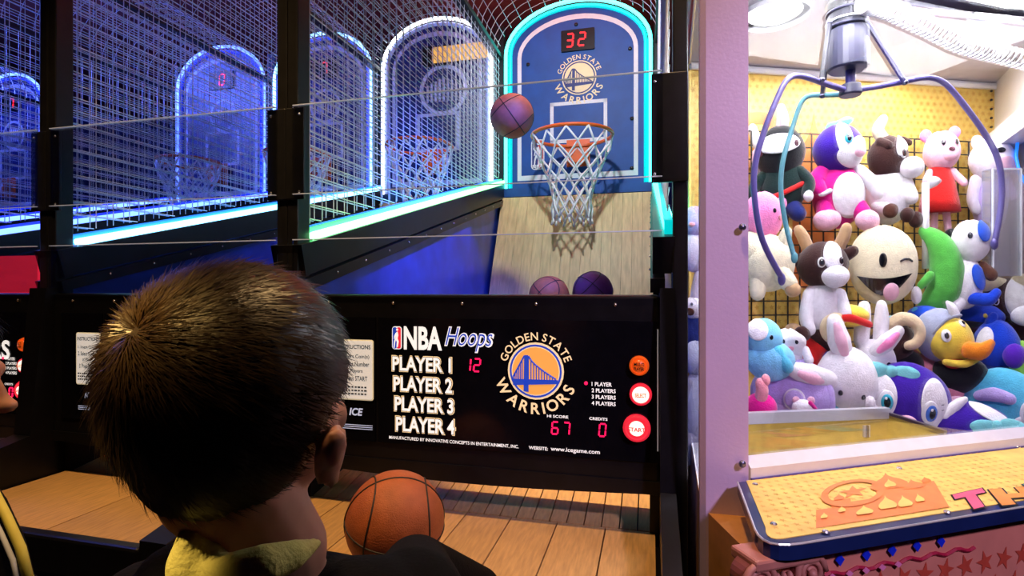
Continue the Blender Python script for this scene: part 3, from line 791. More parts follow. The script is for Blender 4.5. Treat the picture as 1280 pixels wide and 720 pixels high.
# printed stars on the back wall
def star(cx, cz, r, rot=0.0, inner=.42):
    return [((cx + (r if k % 2 == 0 else r * inner) * math.sin(rot + PI * k / 5)), cz + (r if k % 2 == 0 else r * inner) * math.cos(rot + PI * k / 5)) for k in range(10)]
def stars(mb, o, ax, ay, n, w, h, step, r):
    i = 0; z = step * .5
    while z < h:
        x = step * (.5 if i % 2 else 1.0)
        while x < w:
            p_ = star(x, z, r, .3 * math.sin(x * 91 + z * 57))
            c = (x, z); b0 = [o + ax * c[0] + ay * c[1] + n] + [o + ax * q[0] + ay * q[1] + n for q in p_]
            mb.add(b0, [(0, k + 1, (k + 1) % 10 + 1) for k in range(10)]); x += step
        z += step * .86; i += 1
BN = Vector((BD.y, -BD.x, 0))
m = MB(); stars(m, BL + Z * 1.05, BD, Z, BN * .0008, 1.03, CEIL - 1.05, .0235, .0095); W(m, 'star_print', M_ystar, kind='stuff')
def onion(cx, cz, w, h):
    pts = [(-.5, 0), (-.62, .14), (-.62, .28), (-.45, .48), (-.20, .66), (-.06, .82), (0, 1.0)]
    return [(cx + a * w, cz + b * h) for a, b in pts] + [(cx - a * w, cz + b * h) for a, b in pts[-2::-1]]
m = MB()
def bw(poly): m.prism(poly, BL + BN * .0012, BD, Z, BN * .0006)
bx = lambda u: ((u - 640) / F * BL.y - BL.x) / (BD.x - (u - 640) / F * BD.y)
x1 = bx(1017)
bw(onion(x1, 1.50, .11, .22)); bw([(x1 - .07, 1.20), (x1 + .07, 1.20), (x1 + .07, 1.50), (x1 - .07, 1.50)])
W(m, 'palace_print', M_orgp)
m = MB(); xr = bx(950); n = 20
o1 = circ(xr, 1.60, .115, n, -10, 190); o2 = circ(xr, 1.60, .080, n, -10, 190)
vs = [BL + BN * .0015 + BD * q[0] + Z * q[1] for q in o1 + o2]; k1 = len(o1)
m.add(vs, [(i, i + 1, k1 + i + 1, k1 + i) for i in range(k1 - 1)]); W(m, 'arch_print', M_orgp)
# ceiling lamps inside the cabinet, plus an added front fill
M_lamp = mat('cabinet_lamp', (1, 1, 1), .4, emit=(0.98, 0.97, 1.0), es=5, var=.01)
for i, (u_, v_) in enumerate(((968, 22), (1262, 12))):
    c = atz(u_, v_, CEIL - .012)
    m = MB(); m.lathe([(.075, 0), (.075, .012), (.060, .012)], 28, Matrix.Translation((c.x, c.y, CEIL - .012)), cap=False); W(m, 'lamp_ring', M_whitem)
    m = MB(); m.lathe([(.060, .010), (.045, .002), (.02, -.004), (.0005, -.005)], 24, Matrix.Translation((c.x, c.y, CEIL - .012))); W(m, 'lamp_lens', M_lamp, smooth=True)
c = F0 + E1 * .45 + E2 * .035 + Z * 1.825
MB_ = MB(); MB_.tube([c - E1 * .38, c + E1 * .38], .012, 10); W(MB_, 'fill_tube', M_lamp, smooth=True)  # unseen tube added to light the toys from the front
def strip_light(name, loc, power, w, h, tgt):
    o = light(name, 'AREA', loc, power, (0.96, 0.95, 1.0), .1, None)
    o.data.shape = 'RECTANGLE'; o.data.size = w; o.data.size_y = h
    d = (Vector(tgt) - Vector(loc)).normalized(); xx = (E1 - d * E1.dot(d)).normalized(); yy = (-d).cross(xx)
    o.rotation_euler = Matrix((xx, yy, -d)).transposed().to_euler()
strip_light('cabinet_fill', c + E2 * .025 - Z * .02, 9.0, .75, .05, c + E2 * .35 - Z * .75)
c = (F0 + FR + BL + BR) / 4 + Z * (CEIL - .02)
strip_light('cabinet_panel', c, 10.5, .70, .34, c - Z)
# chute
CZ0, CZ1 = .80, .925
c0 = at(940, 533, 1.19); c1 = at(1109, 512, 1.235); c2 = at(1180, 557, 1.125)
pa = Vector((c0.x - .05, c0.y - .012, 0)); pb = Vector((c1.x, c1.y, 0)); pc = Vector((c2.x, c2.y, 0))
m = MB(); dv = (pb - pa).normalized(); m.prism([(0, .70), ((pb - pa).length, .70), ((pb - pa).length, .912), (0, .912)], pa, dv, Z, Vector((-dv.y, dv.x, 0)) * .006); ch_b = W(m, 'chute_back', M_chute)
m = MB(); dw = (pc - pb).normalized(); m.prism([(0, .70), ((pc - pb).length, .70), ((pc - pb).length, .900), (0, .912)], pb, dw, Z, Vector((dw.y, -dw.x, 0)) * -.006); W(m, 'chute_side', M_chute)
m = MB(); m.prism([(0, .904), ((pb - pa).length + .004, .904), ((pb - pa).length + .004, .928), (0, .928)], pa - Vector((0, .004, 0)), dv, Z, Vector((-dv.y, dv.x, 0)) * .016); W(m, 'chute_rim', M_alu)
m = MB(); m.prism([(0, .906), ((pc - pb).length, .893), ((pc - pb).length, .905), (0, .918)], pb, dw, Z, Vector((dw.y, -dw.x, 0)) * -.010); W(m, 'chute_rim', mat('dark_rim', (.05, .03, .05), .4))
m = MB(); hc = pa + dv * ((pb - pa).length - .055) + Z * .878; m.box(hc + Vector((0, -.003, 0)), (.016, .004, .026), (0, 0, math.atan2(dv.y, dv.x))); W(m, 'chute_hinge', M_alu)
m = MB(); m.box(hc + Vector((0, -.006, 0)), (.005, .004, .027), (0, 0, math.atan2(dv.y, dv.x))); W(m, 'hinge_pin', M_bolt)
# control shelf with rounded corner, yellow printed top and blue edge
SZ = .865
s_rl = atz(922, 603, SZ); s_fl = atz(953, 688, SZ); s_fr = s_fl + E1 * .80; s_rr = s_rl + E1 * .80
def shelf_poly(inset):
    A_, B_ = s_rl, s_fl
    down = (B_ - A_).normalized()
    A2 = A_ + E1 * inset + E2 * (-inset * .25); cr = .062
    L = (B_ - A_).length
    p0 = A_ + down * (L - cr); p2 = B_ + E1 * cr
    pts = [A_ + E1 * inset]
    for k in range(7):
        t = k / 6; q = (p0 * (1 - t) ** 2 + B_ * 2 * t * (1 - t) + p2 * t * t)
        pts.append(q + E1 * inset * (1 - t) + E2 * inset * t + (E1 + E2) * inset * .29 * 4 * t * (1 - t) * .5)
    pts += [s_fr + E2 * inset, s_rr]
    return pts
def flat(mb, pts, z0, z1):
    n = len(pts); mb.add([(q.x, q.y, z0) for q in pts] + [(q.x, q.y, z1) for q in pts], [tuple(range(n))[::-1], tuple(range(n, 2 * n))] + [(i, (i + 1) % n, n + (i + 1) % n, n + i) for i in range(n)])
m = MB(); flat(m, shelf_poly(0), SZ - .020, SZ); W(m, 'control_shelf', M_blue)
m = MB(); flat(m, shelf_poly(.018), SZ, SZ + .0012); W(m, 'shelf_print', M_yel)
sp_ = shelf_poly(.0); m = MB(); m.tube([q + Z * (SZ + .0005 - q.z) for q in sp_[:-1]], .0018, 5); W(m, 'shelf_bead', M_alu)
m = MB()
def inpoly(x, y, P):
    c = False; n = len(P); j = n - 1
    for i in range(n):
        if (P[i].y > y) != (P[j].y > y) and x < (P[j].x - P[i].x) * (y - P[i].y) / (P[j].y - P[i].y) + P[i].x: c = not c
        j = i
    return c
P_in = shelf_poly(.024); i = 0
for i in range(16):
    for k in range(40):
        q = s_fl + E1 * (k * .0185 + (i % 2) * .009) + E2 * (i * .0165 - .002) + (s_rl - s_fl) * 0
        q = q + E1 * (-.02)
        if inpoly(q.x, q.y, P_in):
            st = star(0, 0, .0060, .4 * math.sin(i * 3.1 + k))
            m.add([(q.x, q.y, SZ + .0016)] + [(q.x + a_ * E1.x + b_ * E2.x, q.y + a_ * E1.y + b_ * E2.y, SZ + .0016) for a_, b_ in st], [(0, t + 1, (t + 1) % 10 + 1) for t in range(10)])
W(m, 'star_print', M_ystar, kind='stuff')
# palace silhouette and bubble lettering on the shelf (laid out along E1 / E2)
def sh(u, v): return atz(u, v, SZ)
def shpoly(mb, o, pts, dz): mb.add([Vector((0, 0, dz)) + o + E1 * a_ + E2 * b_ for a_, b_ in pts], [tuple(range(len(pts)))])
E2_ = E2; E2 = (sh(1024, 600) - sh(1024, 664)).normalized() * 1.42; E1_ = E1; E1 = E1 * 1.45
m = MB(); o_ = sh(1020, 662)
towers = [(.00, .0, .018, .050), (.020, .0, .022, .072), (.046, .0, .040, .060), (.084, .0, .045, .085), (.126, .0, .030, .075), (.156, .0, .014, .090)]
for ti, (a_, b_, w_, h_) in enumerate(towers):
    w_ += .0045
    shpoly(m, o_, [(a_, b_), (a_ + w_, b_), (a_ + w_, b_ + h_), (a_, b_ + h_)], .0020 + .00012 * ti)
for cx_, cz_, w_, h_ in ((.106, .083, .046, .062), (.141, .073, .026, .034), (.163, .088, .012, .022), (.031, .070, .012, .02)):
    shpoly(m, o_, onion(cx_, cz_, w_, h_), .0030 + cx_ * .002)
o1 = circ(.052, .088, .046, 24); o2 = circ(.052, .088, .036, 24)
m.add([o_ + E1 * q[0] + E2 * q[1] + Z * .0034 for q in o1 + o2], [(i, (i + 1) % 24, 24 + (i + 1) % 24, 24 + i) for i in range(24)])
shpoly(m, o_, star(.052, .092, .022), .0022)
W(m, 'palace_print', M_orgp)
for cx_, cz_, w_, h_ in ((.094, .020, .020, .040), (.118, .018, .016, .036), (.062, .014, .018, .026), (.033, .030, .008, .018), (.140, .026, .010, .026), (.010, .020, .007, .016), (.107, .088, .014, .030)):
    m = MB(); shpoly(m, o_, onion(cx_, cz_, w_, h_), .0042); W(m, 'palace_window', M_yel)
E1 = E1_
o_ = sh(1204, 642)
for i, (ch_, col) in enumerate((('T', (.80, .10, .22)), ('H', (.80, .30, .05)), ('E', (.05, .45, .40)))):
    for nm, mm_, off, dz in (('letter_outline', M_black, .10, .0024), ('letter', mat('letter_' + ch_, col, .4), .070, .0030)):
        m = MB(); put_text(m, ch_, o_ + E1 * (.082 * i) + Z * dz - (E1 + E2) * (.0035 if off > .08 else 0), E1 * .97 + E2 * .10 * (-1) ** i, E2, .084 if off > .08 else .076, .086 if off > .08 else .078, 'L', offset=off)
        W(m, nm, mm_)
E2 = E2_
for (u_, v_) in ((944, 607), (967, 657), (1032, 667), (1124, 587), (1184, 642), (1272, 560)):
    c = sh(u_, v_); m = MB(); m.lathe([(.0048, 0), (.0048, .0015), (.0035, .0032), (.0018, .003)], 12, Matrix.Translation((c.x, c.y, SZ + .0012))); W(m, 'shelf_screw', M_chrome)
# front body under the shelf
bA = s_rl + E1 * .012 + E2 * (-.01); bB = s_fl + E1 * .055 + E2 * .030
base = [Vector((FL.x + .012, FL.y + .03, 0)), Vector((bB.x, bB.y, 0)), Vector((bB.x, bB.y, 0)) + E1 * .74, Vector((FR.x, FR.y, 0)), Vector((BR.x, BR.y, 0)), Vector((BL.x, BL.y, 0))]
m = MB(); flat(m, base, 0, SZ - .066); W(m, 'base_cabinet', M_tan)
m = MB(); flat(m, [Vector((bB.x, bB.y, 0)) - E2 * .004, Vector((bB.x, bB.y, 0)) + E1 * .74 - E2 * .004, Vector((bB.x, bB.y, 0)) + E1 * .74, Vector((bB.x, bB.y, 0))], 0.02, SZ - .020); W(m, 'front_panel', M_pinkp)
fo = Vector((bB.x, bB.y, 0)) - E2 * .0048
m = MB()
for i in range(6):
    for k in range(18):
        st = star(.09 + k * .042 + (i % 2) * .021, SZ - .090 - i * .04, .019, .35 * math.sin(i + k * 1.7), .40)
        c = (.09 + k * .042 + (i % 2) * .021, SZ - .090 - i * .04)
        if c[0] < .72: m.add([fo + E1 * c[0] + Z * c[1]] + [fo + E1 * a_ + Z * b_ for a_, b_ in st], [(0, t + 1, (t + 1) % 10 + 1) for t in range(10)])
W(m, 'red_star_print', M_pstar, kind='stuff')
m = MB()
pts = [fo + E1 * (.07 + .01 * k) + Z * (SZ - .064 + .003 * math.sin(k * 1.3)) for k in range(30)]
m.tube(pts, .0032, 5); W(m, 'wavy_trim', mat('crimson_trim', (.40, .01, .05), .5))
for k in range(5):
    m = MB(); c = fo + E1 * (.095 + .048 * k) + Z * (SZ - .044) - E2 * .002
    m.prism([(0, .0085), (.0075, 0), (0, -.0085), (-.0075, 0)], c, E1, Z, -E2 * .002); W(m, 'blue_diamond', mat('blue_gem', (.01, .03, .75), .3, coat=.5))
    m = MB(); c = fo + E1 * (.080 + .030 * k) + Z * (SZ - .0645) - E2 * .004
    m.prism([(0, .0045), (.006, 0), (0, -.0045), (-.006, 0)], c, E1, Z, -E2 * .002); W(m, 'pink_diamond', mat('pink_gem', (.80, .25, .50), .3))
# scrolled column capital under the shelf corner
M_cap = mat('rose_capital', (.50, .20, .16), .5, var=.2); M_capd = mat('rose_capital_dark', (.25, .07, .06), .5)
cc = s_fl + E1 * .052 + E2 * .040; cc.z = 0.0
def volute(cen, ax, r0, flip):
    pts = []; rs = []
    for k in range(40):
        a = k / 39 * 2.4 * 2 * PI; r = r0 * (1 - .80 * k / 39)
        pts.append(cen + ax * (r * math.cos(a) * flip) + Z * (r * math.sin(a))); rs.append(.0045 * (1 - .55 * k / 39) * r0 / .022)
    return pts, rs
cap_e = thing_part('capital', claw_m)
cap_e.location = -PIV
for s_, nm in ((-1, 'l'), (1, 'r')):
    cen = cc + E1 * (.040 * s_) + Z * (SZ - .050) - E2 * .012
    m = MB(); pts, rs = volute(cen - E2 * .012, E1, .025, s_); m.tube(pts, rs, 8); m.build('volute', M_cap, cap_e, smooth=True)
    m = MB(); m.lathe([(.025, 0), (.025, .03)], 24, Matrix.Translation(cen + E2 * .018) @ Matrix.Rotation(AE, 4, 'Z') @ Matrix.Rotation(PI / 2, 4, 'X')); m.build('volute_roll', M_capd, cap_e, smooth=False)
    m = MB(); m.ell(cen - E2 * .016, (.006, .006, .006), nu=10, nv=8); m.build('volute_eye', M_cap, cap_e, smooth=True)
m = MB(); m.box(cc + Z * (SZ - .028) - E2 * .004, (.105, .052, .016), (0, 0, AE)); m.build('abacus', M_cap, cap_e, bevel=.004)
for k in range(7):
    c = cc + E1 * (-.03 + .010 * k) + Z * (SZ - .054) - E2 * .020
    m = MB(); m.ell(c, (.0048, .006, .009), nu=10, nv=8); m.build('egg_moulding', M_cap, cap_e, smooth=True)
m = MB(); n = 48
m.lathe([(.031, 0.02), (.031, SZ - .075)], n, Matrix.Translation(cc * 1.0))
m.v = [(cc.x + (x - cc.x) * (1 - .07 * (i % n % 4 < 2)), cc.y + (y - cc.y) * (1 - .07 * (i % n % 4 < 2)), z) for i, (x, y, z) in enumerate(m.v)]
m.build('fluted_column', M_cap, cap_e)
# top gantry beam
m = MB(); a_, b_ = at(1100, -6, 1.165), at(1300, 14, 1.215); m.tube([a_, b_], .016, 4); W(m, 'gantry_beam', mat('black_gantry', (.01, .008, .02), .3))
m = MB(); m.tube([at(1100, 8, 1.19), at(1300, 30, 1.24)], .005, 6); W(m, 'gantry_rail', M_alu)

# ------------------------------------------------------------------ claw
CY = 1.22
cl = thing('claw_grabber', 'purple metal three pronged claw hanging under the cabinet ceiling', 'claw', at(1063, 112, CY))
CO = Vector(cl.location)
def C(mb, name, m, parent=cl, **kw):
    mb.v = [tuple(Vector(v) - CO) for v in mb.v]; return mb.build(name, m, parent, **kw)
M_cm = mat('violet_grey_motor', (.030, .030, .065), .45, metal=.0, var=.1); M_cd = mat('dark_gear_case', (.010, .010, .022), .45, metal=.0, var=.2)
M_pr = mat('violet_prong', (.12, .10, .32), .4, metal=.1); M_prt = mat('teal_prong', (.12, .36, .42), .4, metal=.1); M_sh = mat('indigo_link', (.03, .025, .20), .4, metal=.1)
px = CY / F
def cyl(u, v0, v1, r0, r1=None, name='', mm=None, prof=None):
    t0, t1 = at(u, v1, CY), at(u, v0, CY); h = t1.z - t0.z; m = MB()
    pr = prof or [(r0 * .9, 0), (r0, .004), (r1 or r0, h - .003), ((r1 or r0) * .95, h)]
    m.lathe(pr, 24, Matrix.Translation(t0)); return C(m, name, mm, smooth=False)
cyl(1060, 38, 88, .042, .041, 'motor_housing', M_cm)
cyl(1058, 2, 38, .037, .037, 'gear_case', M_cd)
for i, v_ in enumerate((4, 16, 28, 35)):
    m = MB(); q = at(1058, v_, CY); m.tube([(q.x + .039 * math.cos(2 * PI * k / 24), q.y + .039 * math.sin(2 * PI * k / 24), q.z) for k in range(24)], .0028, 6, closed=True); C(m, 'case_band', M_alu if i % 2 == 0 else M_cm, smooth=True)
for k in range(7):
    m = MB(); a = -PI / 2 - .35 + k * .22; q = at(1058, 14, CY); m.box((q.x + .038 * math.cos(a), q.y + .038 * math.sin(a), q.z), (.005, .004, .05), (0, 0, a + PI / 2)); C(m, 'case_rib', M_cd)
cyl(1063, 86, 112, .010, .010, 'drive_shaft', M_sh)
cyl(1063, 106, 120, .023, .021, 'hub', M_cm)
def prong(pts, rs, mm, name='prong'):
    m = MB(); P_ = [at(*q) for q in pts]
    # smooth the path
    Q = []
    for i in range(len(P_) - 1):
        p0 = P_[max(i - 1, 0)]; p1 = P_[i]; p2 = P_[i + 1]; p3 = P_[min(i + 2, len(P_) - 1)]
        for k in range(5):
            t = k / 5
            Q.append(.5 * ((2 * p1) + (p2 - p0) * t + (2 * p0 - 5 * p1 + 4 * p2 - p3) * t * t + (3 * p1 - p0 - 3 * p2 + p3) * t ** 3))
    Q.append(P_[-1]); n = len(Q)
    R_ = [rs[0] + (rs[1] - rs[0]) * i / (n - 1) for i in range(n)]
    m.tube(Q, R_, 8); return C(m, name, mm, smooth=True)
prong([(1058, 113, 1.215), (1030, 104, 1.19), (1002, 95, 1.165), (985, 99, 1.15), (972, 122, 1.14), (955, 165, 1.13), (944, 205, 1.13), (943, 245, 1.13), (953, 300, 1.14), (977, 347, 1.16)], (.0065, .0060), M_pr)
prong([(1055, 118, 1.23), (1030, 119, 1.27), (1012, 120, 1.29), (1001, 130, 1.30), (989, 165, 1.31), (979, 200, 1.31), (976, 235, 1.31), (982, 280, 1.31), (993, 322, 1.30)], (.0060, .0055), M_prt)
prong([(1068, 113, 1.225), (1098, 108, 1.24), (1130, 102, 1.25), (1160, 97, 1.26), (1182, 105, 1.27), (1208, 135, 1.275), (1234, 172, 1.28), (1249, 205, 1.28), (1252, 250, 1.28), (1243, 305, 1.275)], (.0065, .0060), M_pr)
for q in ((977, 349, 1.16, M_pr), (993, 322, 1.30, M_prt), (1243, 305, 1.275, M_pr)):
    m = MB(); m.ell(at(*q[:3]), (.008, .007, .014), nu=10, nv=8); C(m, 'prong_tip', q[3], smooth=True)
for pts, mm_ in ((((1081, 24, 1.20), (1131, 103, 1.24)), M_sh), (((1037, 28, 1.19), (1027, 100, 1.18)), M_cd), (((1037, 30, 1.23), (1028, 120, 1.27)), M_cm)):
    m = MB(); m.tube([at(*q) for q in pts], .0055, 6); lk = C(m, 'link_arm', mm_)
    for q in pts: m = MB(); m.ell(at(*q), (.0065, .0075, .0065), nu=10, nv=6); C(m, 'link_pin', M_bolt, smooth=True)
# coiled cord
cc_ = thing('coiled_cord', 'white coiled cable stretched from claw motor along the ceiling', 'cable', at(1085, 2, 1.24)); CO2 = Vector(cc_.location)
ctrl = [at(1078, 4, 1.15), at(1110, 12, 1.17), at(1160, 34, 1.20), at(1205, 56, 1.23), at(1250, 68, 1.26), at(1300, 80, 1.28)]
pts = []; T = 44; N_ = T * 14
for i in range(N_ + 1):
    t = i / N_ * (len(ctrl) - 1); k = min(int(t), len(ctrl) - 2); f_ = t - k
    p0 = ctrl[max(k - 1, 0)]; p1 = ctrl[k]; p2 = ctrl[k + 1]; p3 = ctrl[min(k + 2, len(ctrl) - 1)]
    q = .5 * ((2 * p1) + (p2 - p0) * f_ + (2 * p0 - 5 * p1 + 4 * p2 - p3) * f_ * f_ + (3 * p1 - p0 - 3 * p2 + p3) * f_ ** 3)
    tg = (p2 - p1).normalized(); n1 = tg.cross(Z).normalized(); n2 = n1.cross(tg)
    a = 2 * PI * i / 14; pts.append(q + (n1 * math.cos(a) + n2 * math.sin(a)) * .019 - CO2)
m = MB(); m.tube(pts, .0028, 5); m.build('coil', mat('white_cable', (.8, .8, .82), .4), cc_, smooth=True)

# ------------------------------------------------------------------ wire grid behind the toys
M_grid = mat('black_grid_wire', (.01, .01, .012), .4)
gp0 = BL + BD * .06 - Vector((BD.y * -.03, .03, 0)); gl = bx(1212) - .06
gr = thing('wire_grid', 'black wire display grid standing against the starry back wall', 'rack', gp0 + Z * 1.0); GO = Vector(gr.location)
vert = MB().box((0, 0, .325), (.0034, .0034, .65)).mesh('wire', M_grid)
hor = MB().box((gl / 2, .003, 0), (gl, .0034, .0034)).mesh('wire', M_grid)
nv_ = int(gl / .038)
for k in range(nv_ + 1):
    link('wire', vert, gr, BD * (gl * k / nv_))
for k in range(17):
    link('wire', hor, gr, (0, 0, .65 * k / 16), (0, 0, math.atan2(BD.y, BD.x)))

# acrylic prize box and reflection rod
def acrylic_box(u0, u1, v0, v1, Y, dp, label):
    a_, b_ = at(u0, v1, Y), at(u1, v0, Y)
    t = thing('acrylic_box', label, 'box', ((a_.x + b_.x) / 2, Y + dp / 2, a_.z)); w = b_.x - a_.x; h = b_.z - a_.z
    M_ac = glass_mat('acrylic_clear', (.97, .98, 1.0), .5, ior=1.5, haze=.07)
    for nm, c, d in (('front_sheet', (0, -dp / 2, h / 2), (w, .004, h)), ('rear_sheet', (0, dp / 2, h / 2), (w, .004, h)), ('side_sheet', (-w / 2, 0, h / 2), (.004, dp, h)), ('side_sheet', (w / 2, 0, h / 2), (.004, dp, h)), ('top_sheet', (0, 0, h), (w, dp, .004))):
        MB().box(c, d).build(nm, M_ac, t)
    for sx_ in (-1, 1):
        MB().box((sx_ * w / 2, -dp / 2, h / 2), (.0035, .0045, h)).build('bright_edge', mat('acrylic_bright_edge', (.85, .9, .95), .3), t)
    MB().box((0, -dp / 2, h), (w, .0045, .0035)).build('bright_edge', MATS['acrylic_bright_edge'], t)
acrylic_box(1241, 1276, 211, 345, 1.38, .03, 'tall clear acrylic box in front of the lilac plush')
streak = thing('reflection_streak', 'slim white rod standing in for reflected light before the red dress', 'streak', at(1157, 336, 1.44)); s_ = 1.44 / F  # solid white form added in place of a fluorescent reflection
m = MB(); m.tube([(0, 0, 0), (0, 0, 108 * s_)], .0085, 10); m.build('streak_shaft', M_whitem, streak, smooth=True)
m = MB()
m.lathe([(.003, 0), (.012, .012), (.016, .026), (.010, .030)], 14, Matrix.Translation((.012, 0, 108 * s_ - .015)) @ Matrix.Rotation(.5, 4, 'Y')); m.build('streak_flare', M_whitem, streak, smooth=True)

# ------------------------------------------------------------------ plush toys
def pm(name, col):
    if isinstance(col, str): col = hexc(col)
    return mat('plush_' + name, col, .92, var=.14, nscale=70, bump=.45, bscale=260, sheen=.35, spec=.15)
PC = {k: pm(k, c) for k, c in dict(white='#f4f2f6', cream='#efe6c2', beige='#e0c9a0', tan='#c9a478', brown='#3a1c16', choc='#5a3424', black='#0c0d12', dgreen='#0e2a26',
      red='#d8201c', crimson='#a81222', magenta='#e0128c', pink='#f48ac0', salmon='#f29aa6', rose='#f6c0d4', purple='#3c14a0', violet='#5a20b8', lilac='#c8b4ee', lav='#bfa8ea',
      blue='#1040c8', navy='#16266e', royal='#1c56d8', sky='#7fd0f4', aqua='#5cc8e8', turq='#58c4e4', green='#56b848', lime='#9ad85a', yellow='#f6d84c', gold='#f2c02c', orange='#f28a1c',
      grey='#8f93a4', bluegrey='#aab2c8', fluff='#ece4f6', teal='#7fd4d8', maroon='#4a1420').items()}
M_eyeb = mat('eye_black', (.004, .004, .006), .12, coat=.6); M_eyew = mat('eye_white', (.85, .85, .88), .25)
def iris_mat(n, c): return mat('iris_' + n, hexc(c), .15, coat=.6)
IR = dict(teal=iris_mat('teal', '#2aa8c0'), blue=iris_mat('blue', '#3a6ed0'), brown=iris_mat('brown', '#40201a'), gold=iris_mat('gold', '#c8b060'))

class Plush:
    def __init__(s, name, label, u, v, Y, yaw=0.0, roll=0.0, pitch=0.0, cat='plush toy'):
        s.s = Y / F
        s.o = thing(name, label, cat, at(u, v, Y), 0, 'plush prizes in the claw machine')
        s.o.rotation_euler = (pitch, roll, yaw - .8 * math.atan((u - 640) / F))
        c_ = math.cos(math.atan((u - 640) / F)) ** .95
        s.o.scale = (c_, c_, 1)
    def e(s, part, dx, dz, dy, rx, rz, ry, m, rot=0.0, par=None, nu=22, nv=14, lumpy=.03):
        k = s.s; mb = MB()
        mb.ell((0, 0, 0), (rx * k, ry * k, rz * k), nu=nu, nv=nv)
        ph = random.random() * 6
        vs = []
        for v in mb.v:
            a = math.atan2(v[1], v[0]); f_ = 1 + lumpy * math.sin(3 * a + ph + v[2] / (rz * k) * 2.2) * .6 + lumpy * math.sin(5 * v[2] / (rz * k) + 2 * ph) * .5
            vs.append((v[0] * f_, v[1] * f_, v[2] * f_))
        R_ = Euler((0, rot, 0)).to_matrix()
        mb.v = [tuple(R_ @ Vector(v) + Vector((dx * k, dy * k, dz * k))) for v in vs]
        o = mb.build(part, PC[m] if isinstance(m, str) else m, par or s.o, smooth=True)
        return dict(o=o, c=(dx, dz, dy), r=(rx, rz, ry), rot=rot)
    def limb(s, part, pts, rs, m, par=None, n=12):
        """soft tube with rounded ends, points (dx, dz, dy) in the toy's own units"""
        k = s.s; P_ = [Vector((p[0], p[2], p[1])) * k for p in pts]
        Q = []; R_ = []
        for i in range(len(P_) - 1):
            p0 = P_[max(i - 1, 0)]; p1 = P_[i]; p2 = P_[i + 1]; p3 = P_[min(i + 2, len(P_) - 1)]
            for j in range(6):
                t = j / 6
                Q.append(.5 * ((2 * p1) + (p2 - p0) * t + (2 * p0 - 5 * p1 + 4 * p2 - p3) * t * t + (3 * p1 - p0 - 3 * p2 + p3) * t ** 3)); R_.append((rs[i] * (1 - t) + rs[i + 1] * t) * k)
        Q.append(P_[-1]); R_.append(rs[-1] * k)
        d0 = (Q[0] - Q[1]).normalized(); d1 = (Q[-1] - Q[-2]).normalized()
        pre = [(Q[0] + d0 * R_[0] * a, R_[0] * b) for a, b in ((.98, .18), (.85, .52), (.5, .86))]
        post = [(Q[-1] + d1 * R_[-1] * a, R_[-1] * b) for a, b in ((.5, .86), (.85, .52), (.98, .18))]
        mb = MB(); mb.tube([p[0] for p in pre] + Q + [p[0] for p in post], [p[1] for p in pre] + R_ + [p[1] for p in post], n)
        return mb.build(part, PC[m] if isinstance(m, str) else m, par or s.o, smooth=True)
    def on(s, part, h, dx, dz, rx, rz, m, proud=.6, par=None, thick=.35, rot=0.0):
        """patch sitting on the front of ellipsoid h, offset dx, dz from its centre"""
        a, b, c = h['r']; q = 1 - (dx / a) ** 2 - (dz / b) ** 2
        q = max(q, .03); dy = -c * math.sqrt(q)
        nrm = Vector((dx / a ** 2, dy / c ** 2, dz / b ** 2)).normalized()
        k = s.s; t = max(min(rx, rz) * thick, .8)
        mb = MB(); mb.ell((0, 0, 0), (rx * k, t * k, rz * k), nu=18, nv=12)
        M_ = Vector((0, -1, 0)).rotation_difference(nrm).to_matrix() @ Euler((0, rot, 0)).to_matrix()
        cen = Vector((h['c'][0] + dx, h['c'][2] + dy, h['c'][1] + dz)) * k + nrm * (proud * k)
        mb.v = [tuple(M_ @ Vector(v) + cen) for v in mb.v]
        o = mb.build(part, PC[m] if isinstance(m, str) else m, par or s.o, smooth=True)
        return o
    def patch(s, part, h, dx, dz, rx, rz, m, rot=0.0, lift=1.0, par=None, n=28, rings=6):
        """fabric patch that follows the surface of ellipsoid h (its own thin shell)"""
        a, b, c = h['r']; k = s.s; mb = MB(); vs = []; fs = []
        def pt(x, z):
            q = 1 - (x / a) ** 2 - (z / b) ** 2
            if q < .02:
                f_ = math.sqrt(.98 / ((x / a) ** 2 + (z / b) ** 2)); x *= f_; z *= f_; q = .02
            y = -c * math.sqrt(q)
            nr = Vector((x / a ** 2, y / c ** 2, z / b ** 2)).normalized() * (lift + 1.2)
            return Vector((x, y, z)) + nr
        cr, sr = math.cos(rot), math.sin(rot)
        vs.append(pt(dx, dz))
        for j in range(1, rings + 1):
            for i in range(n):
                t = 2 * PI * i / n; lx = rx * j / rings * math.cos(t); lz = rz * j / rings * math.sin(t)
                vs.append(pt(dx + lx * cr + lz * sr, dz - lx * sr + lz * cr))
        for i in range(n): fs.append((0, 1 + i, 1 + (i + 1) % n))
        for j in range(rings - 1):
            for i in range(n): fs.append((1 + j * n + i, 1 + (j + 1) * n + i, 1 + (j + 1) * n + (i + 1) % n, 1 + j * n + (i + 1) % n))
        # rim folded back under the surface so the patch has an edge
        b0 = len(vs)
        for i in range(n):
            v = vs[1 + (rings - 1) * n + i]; vs.append(v * .97)
        for i in range(n): fs.append((1 + (rings - 1) * n + i, b0 + i, b0 + (i + 1) % n, 1 + (rings - 1) * n + (i + 1) % n))
        o_ = Vector((h['c'][0], h['c'][2], h['c'][1]))
        mb.add([(v + o_) * k for v in vs], fs)
        return mb.build(part, PC[m] if isinstance(m, str) else m, par or s.o, smooth=True)
